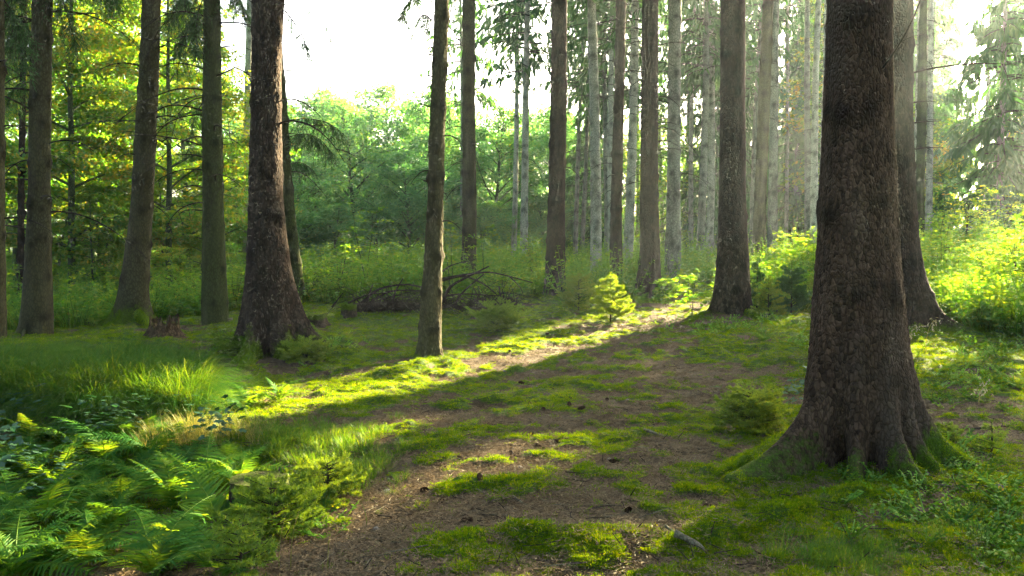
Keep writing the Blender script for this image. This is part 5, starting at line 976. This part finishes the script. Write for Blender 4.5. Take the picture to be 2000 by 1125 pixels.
def stone_mesh(rg, seed):
    n, m = 16, 10; th = np.arange(n) / n * 6.283; ph = np.linspace(0, math.pi, m); T_, P_ = np.meshgrid(th, ph); x_, y_, z_ = np.cos(T_) * np.sin(P_), np.sin(T_) * np.sin(P_), np.cos(P_); r_ = .02 * (1 + .35 * (fbm(x_ * 1.5 + seed, y_ * 1.5 + z_ * 1.7, 1, 2, seed) - .5)); V = np.stack([x_ * r_ * 1.25, y_ * r_, z_ * r_ * .75], -1).reshape(-1, 3); i = np.arange(m - 1)[:, None] * n; j = np.arange(n)[None]; k = (j + 1) % n
    return mesh('stone', V, [np.stack([i + j, i + k, i + n + k, i + n + j], -1).reshape(-1, 4)], MATS['stone'], True)
for i, (px, py, sc, lab) in enumerate([(756, 960, 1.1, 'pale rounded stone on the grass edge left of the path'), (1050, 758, 1.0, 'pale stone near the long mossy root'), (1015, 918, 1.0, 'pale rounded stone on moss in the path middle'), (992, 857, 1.0, 'grey stone above the reddish wood piece'), (1225, 788, 1.0, 'grey stone on the upper right of the path'), (1190, 900, .8, 'small white stone beside a blackish cone'), (1190, 770, .7, 'tiny pale stone on the upper path'), (985, 730, 1.0, 'pale stone chip beside the sunlit strip'), (735, 1042, .9, 'light stone at the left rim of the sunny patch')]):
    g = G(px, py); g[2] = float(gz(g[0], g[1])) + .008; tag(obj('stone', stone_mesh(R, i), None, g, i * 1.1, sc), lab, 'stone', 'stones on the path')
# ------------------------------------------------------------------ dry grass tuft, seed stalks, withered flowers
rg = np.random.default_rng(15)
g = G(415, 862); g[2] = float(gz(g[0], g[1])); t = thing('dry_grass_tuft', g, 'golden dry grass tuft glowing in the sun among the ferns', 'dry grass')
mb = MB()
for _ in range(26):
    q = blades(rg, 80, .13, rg.uniform(.18, .36), .0028, .7); off = np.array([rg.normal(0, .26), rg.normal(0, .16), .03]); mb.add(np.vstack(q.V) + off, [f for f in q.F], np.concatenate(q.A))
tag(obj('blades', mb.build('blades', MATS['dry_grass'], False), t), kind='stuff')
for i, (px, py, h, lab) in enumerate([(545, 1140, .30, 'tall bent seed stalk at the bottom edge'), (568, 1140, .33, 'straight golden seed stalk at the bottom edge'), (640, 1135, .2, 'short leaning seed stalk at the path rim'), (716, 1025, .16, 'single green grass blade on the needle patch'), (242, 1140, .2, 'thin brown stalk at the bottom edge among ferns'), (505, 1130, .26, 'thin stalk left of the bent seed stalk')]):
    g = G(px, min(py, 1124)); g[2] = float(gz(g[0], g[1])); t = thing('grass_stalk', g, lab, 'grass stalk', 'grass stalks'); s = np.linspace(0, 1, 8)[:, None]; b_ = rg.uniform(-.25, .25); path = np.concatenate([b_ * h * s ** 2.5, .05 * h * s, h * s * (1 - .1 * s)], 1); mb = MB(); mb.add(*tube(path, np.linspace(.0022, .001, 8), 4), .5); obj('stem', mb.build('stem', MATS['dry_grass' if i != 3 else 'grass_blade']), t)
    if i != 3:
        mb = MB(); n = 26; C = path[-1] - (path[-1] - path[-3]) * rg.uniform(0, 1.2, n)[:, None]; V, Fq = kites(C, np.array([0, 0, 1.0]) + rg.normal(0, .4, (n, 3)), rdir(n, 1, rg), .012, .004); mb.add(V, [Fq], .6); obj('seed_head', mb.build('seed_head', MATS['dry_grass'], False), t)
for i, (px, py, h, lab) in enumerate([(1772, 705, .45, 'withered cream flower stalk drooping right of the massive trunk'), (1808, 700, .5, 'withered cream flower stalk standing before the half hidden spruce'), (1912, 790, .22, 'dry cream seed head on the moss at the right')]):
    g = G(px, py); g[2] = float(gz(g[0], g[1])); t = thing('withered_flower', g, lab, 'flower', 'withered flowers'); s = np.linspace(0, 1, 10)[:, None]; path = np.concatenate([.25 * h * s ** 3, 0 * s, h * (1.1 * s - .2 * s ** 4)], 1); mb = MB(); mb.add(*tube(path, np.linspace(.004, .002, 10), 5), .7); obj('stem', mb.build('stem', MATS['dry_grass']), t); n = 40; C = path[rg.integers(5, 10, n)] + rg.normal(0, .035, (n, 3)); mb = MB(); V, Fq = kites(C, rdir(n, 1, rg) - [0, 0, .6], rdir(n, 1, rg), .038, .014); mb.add(V, [Fq], np.repeat(rg.uniform(.5, 1, n), 4)); obj('petals', mb.build('petals', MATS['withered_petal'], False), t)
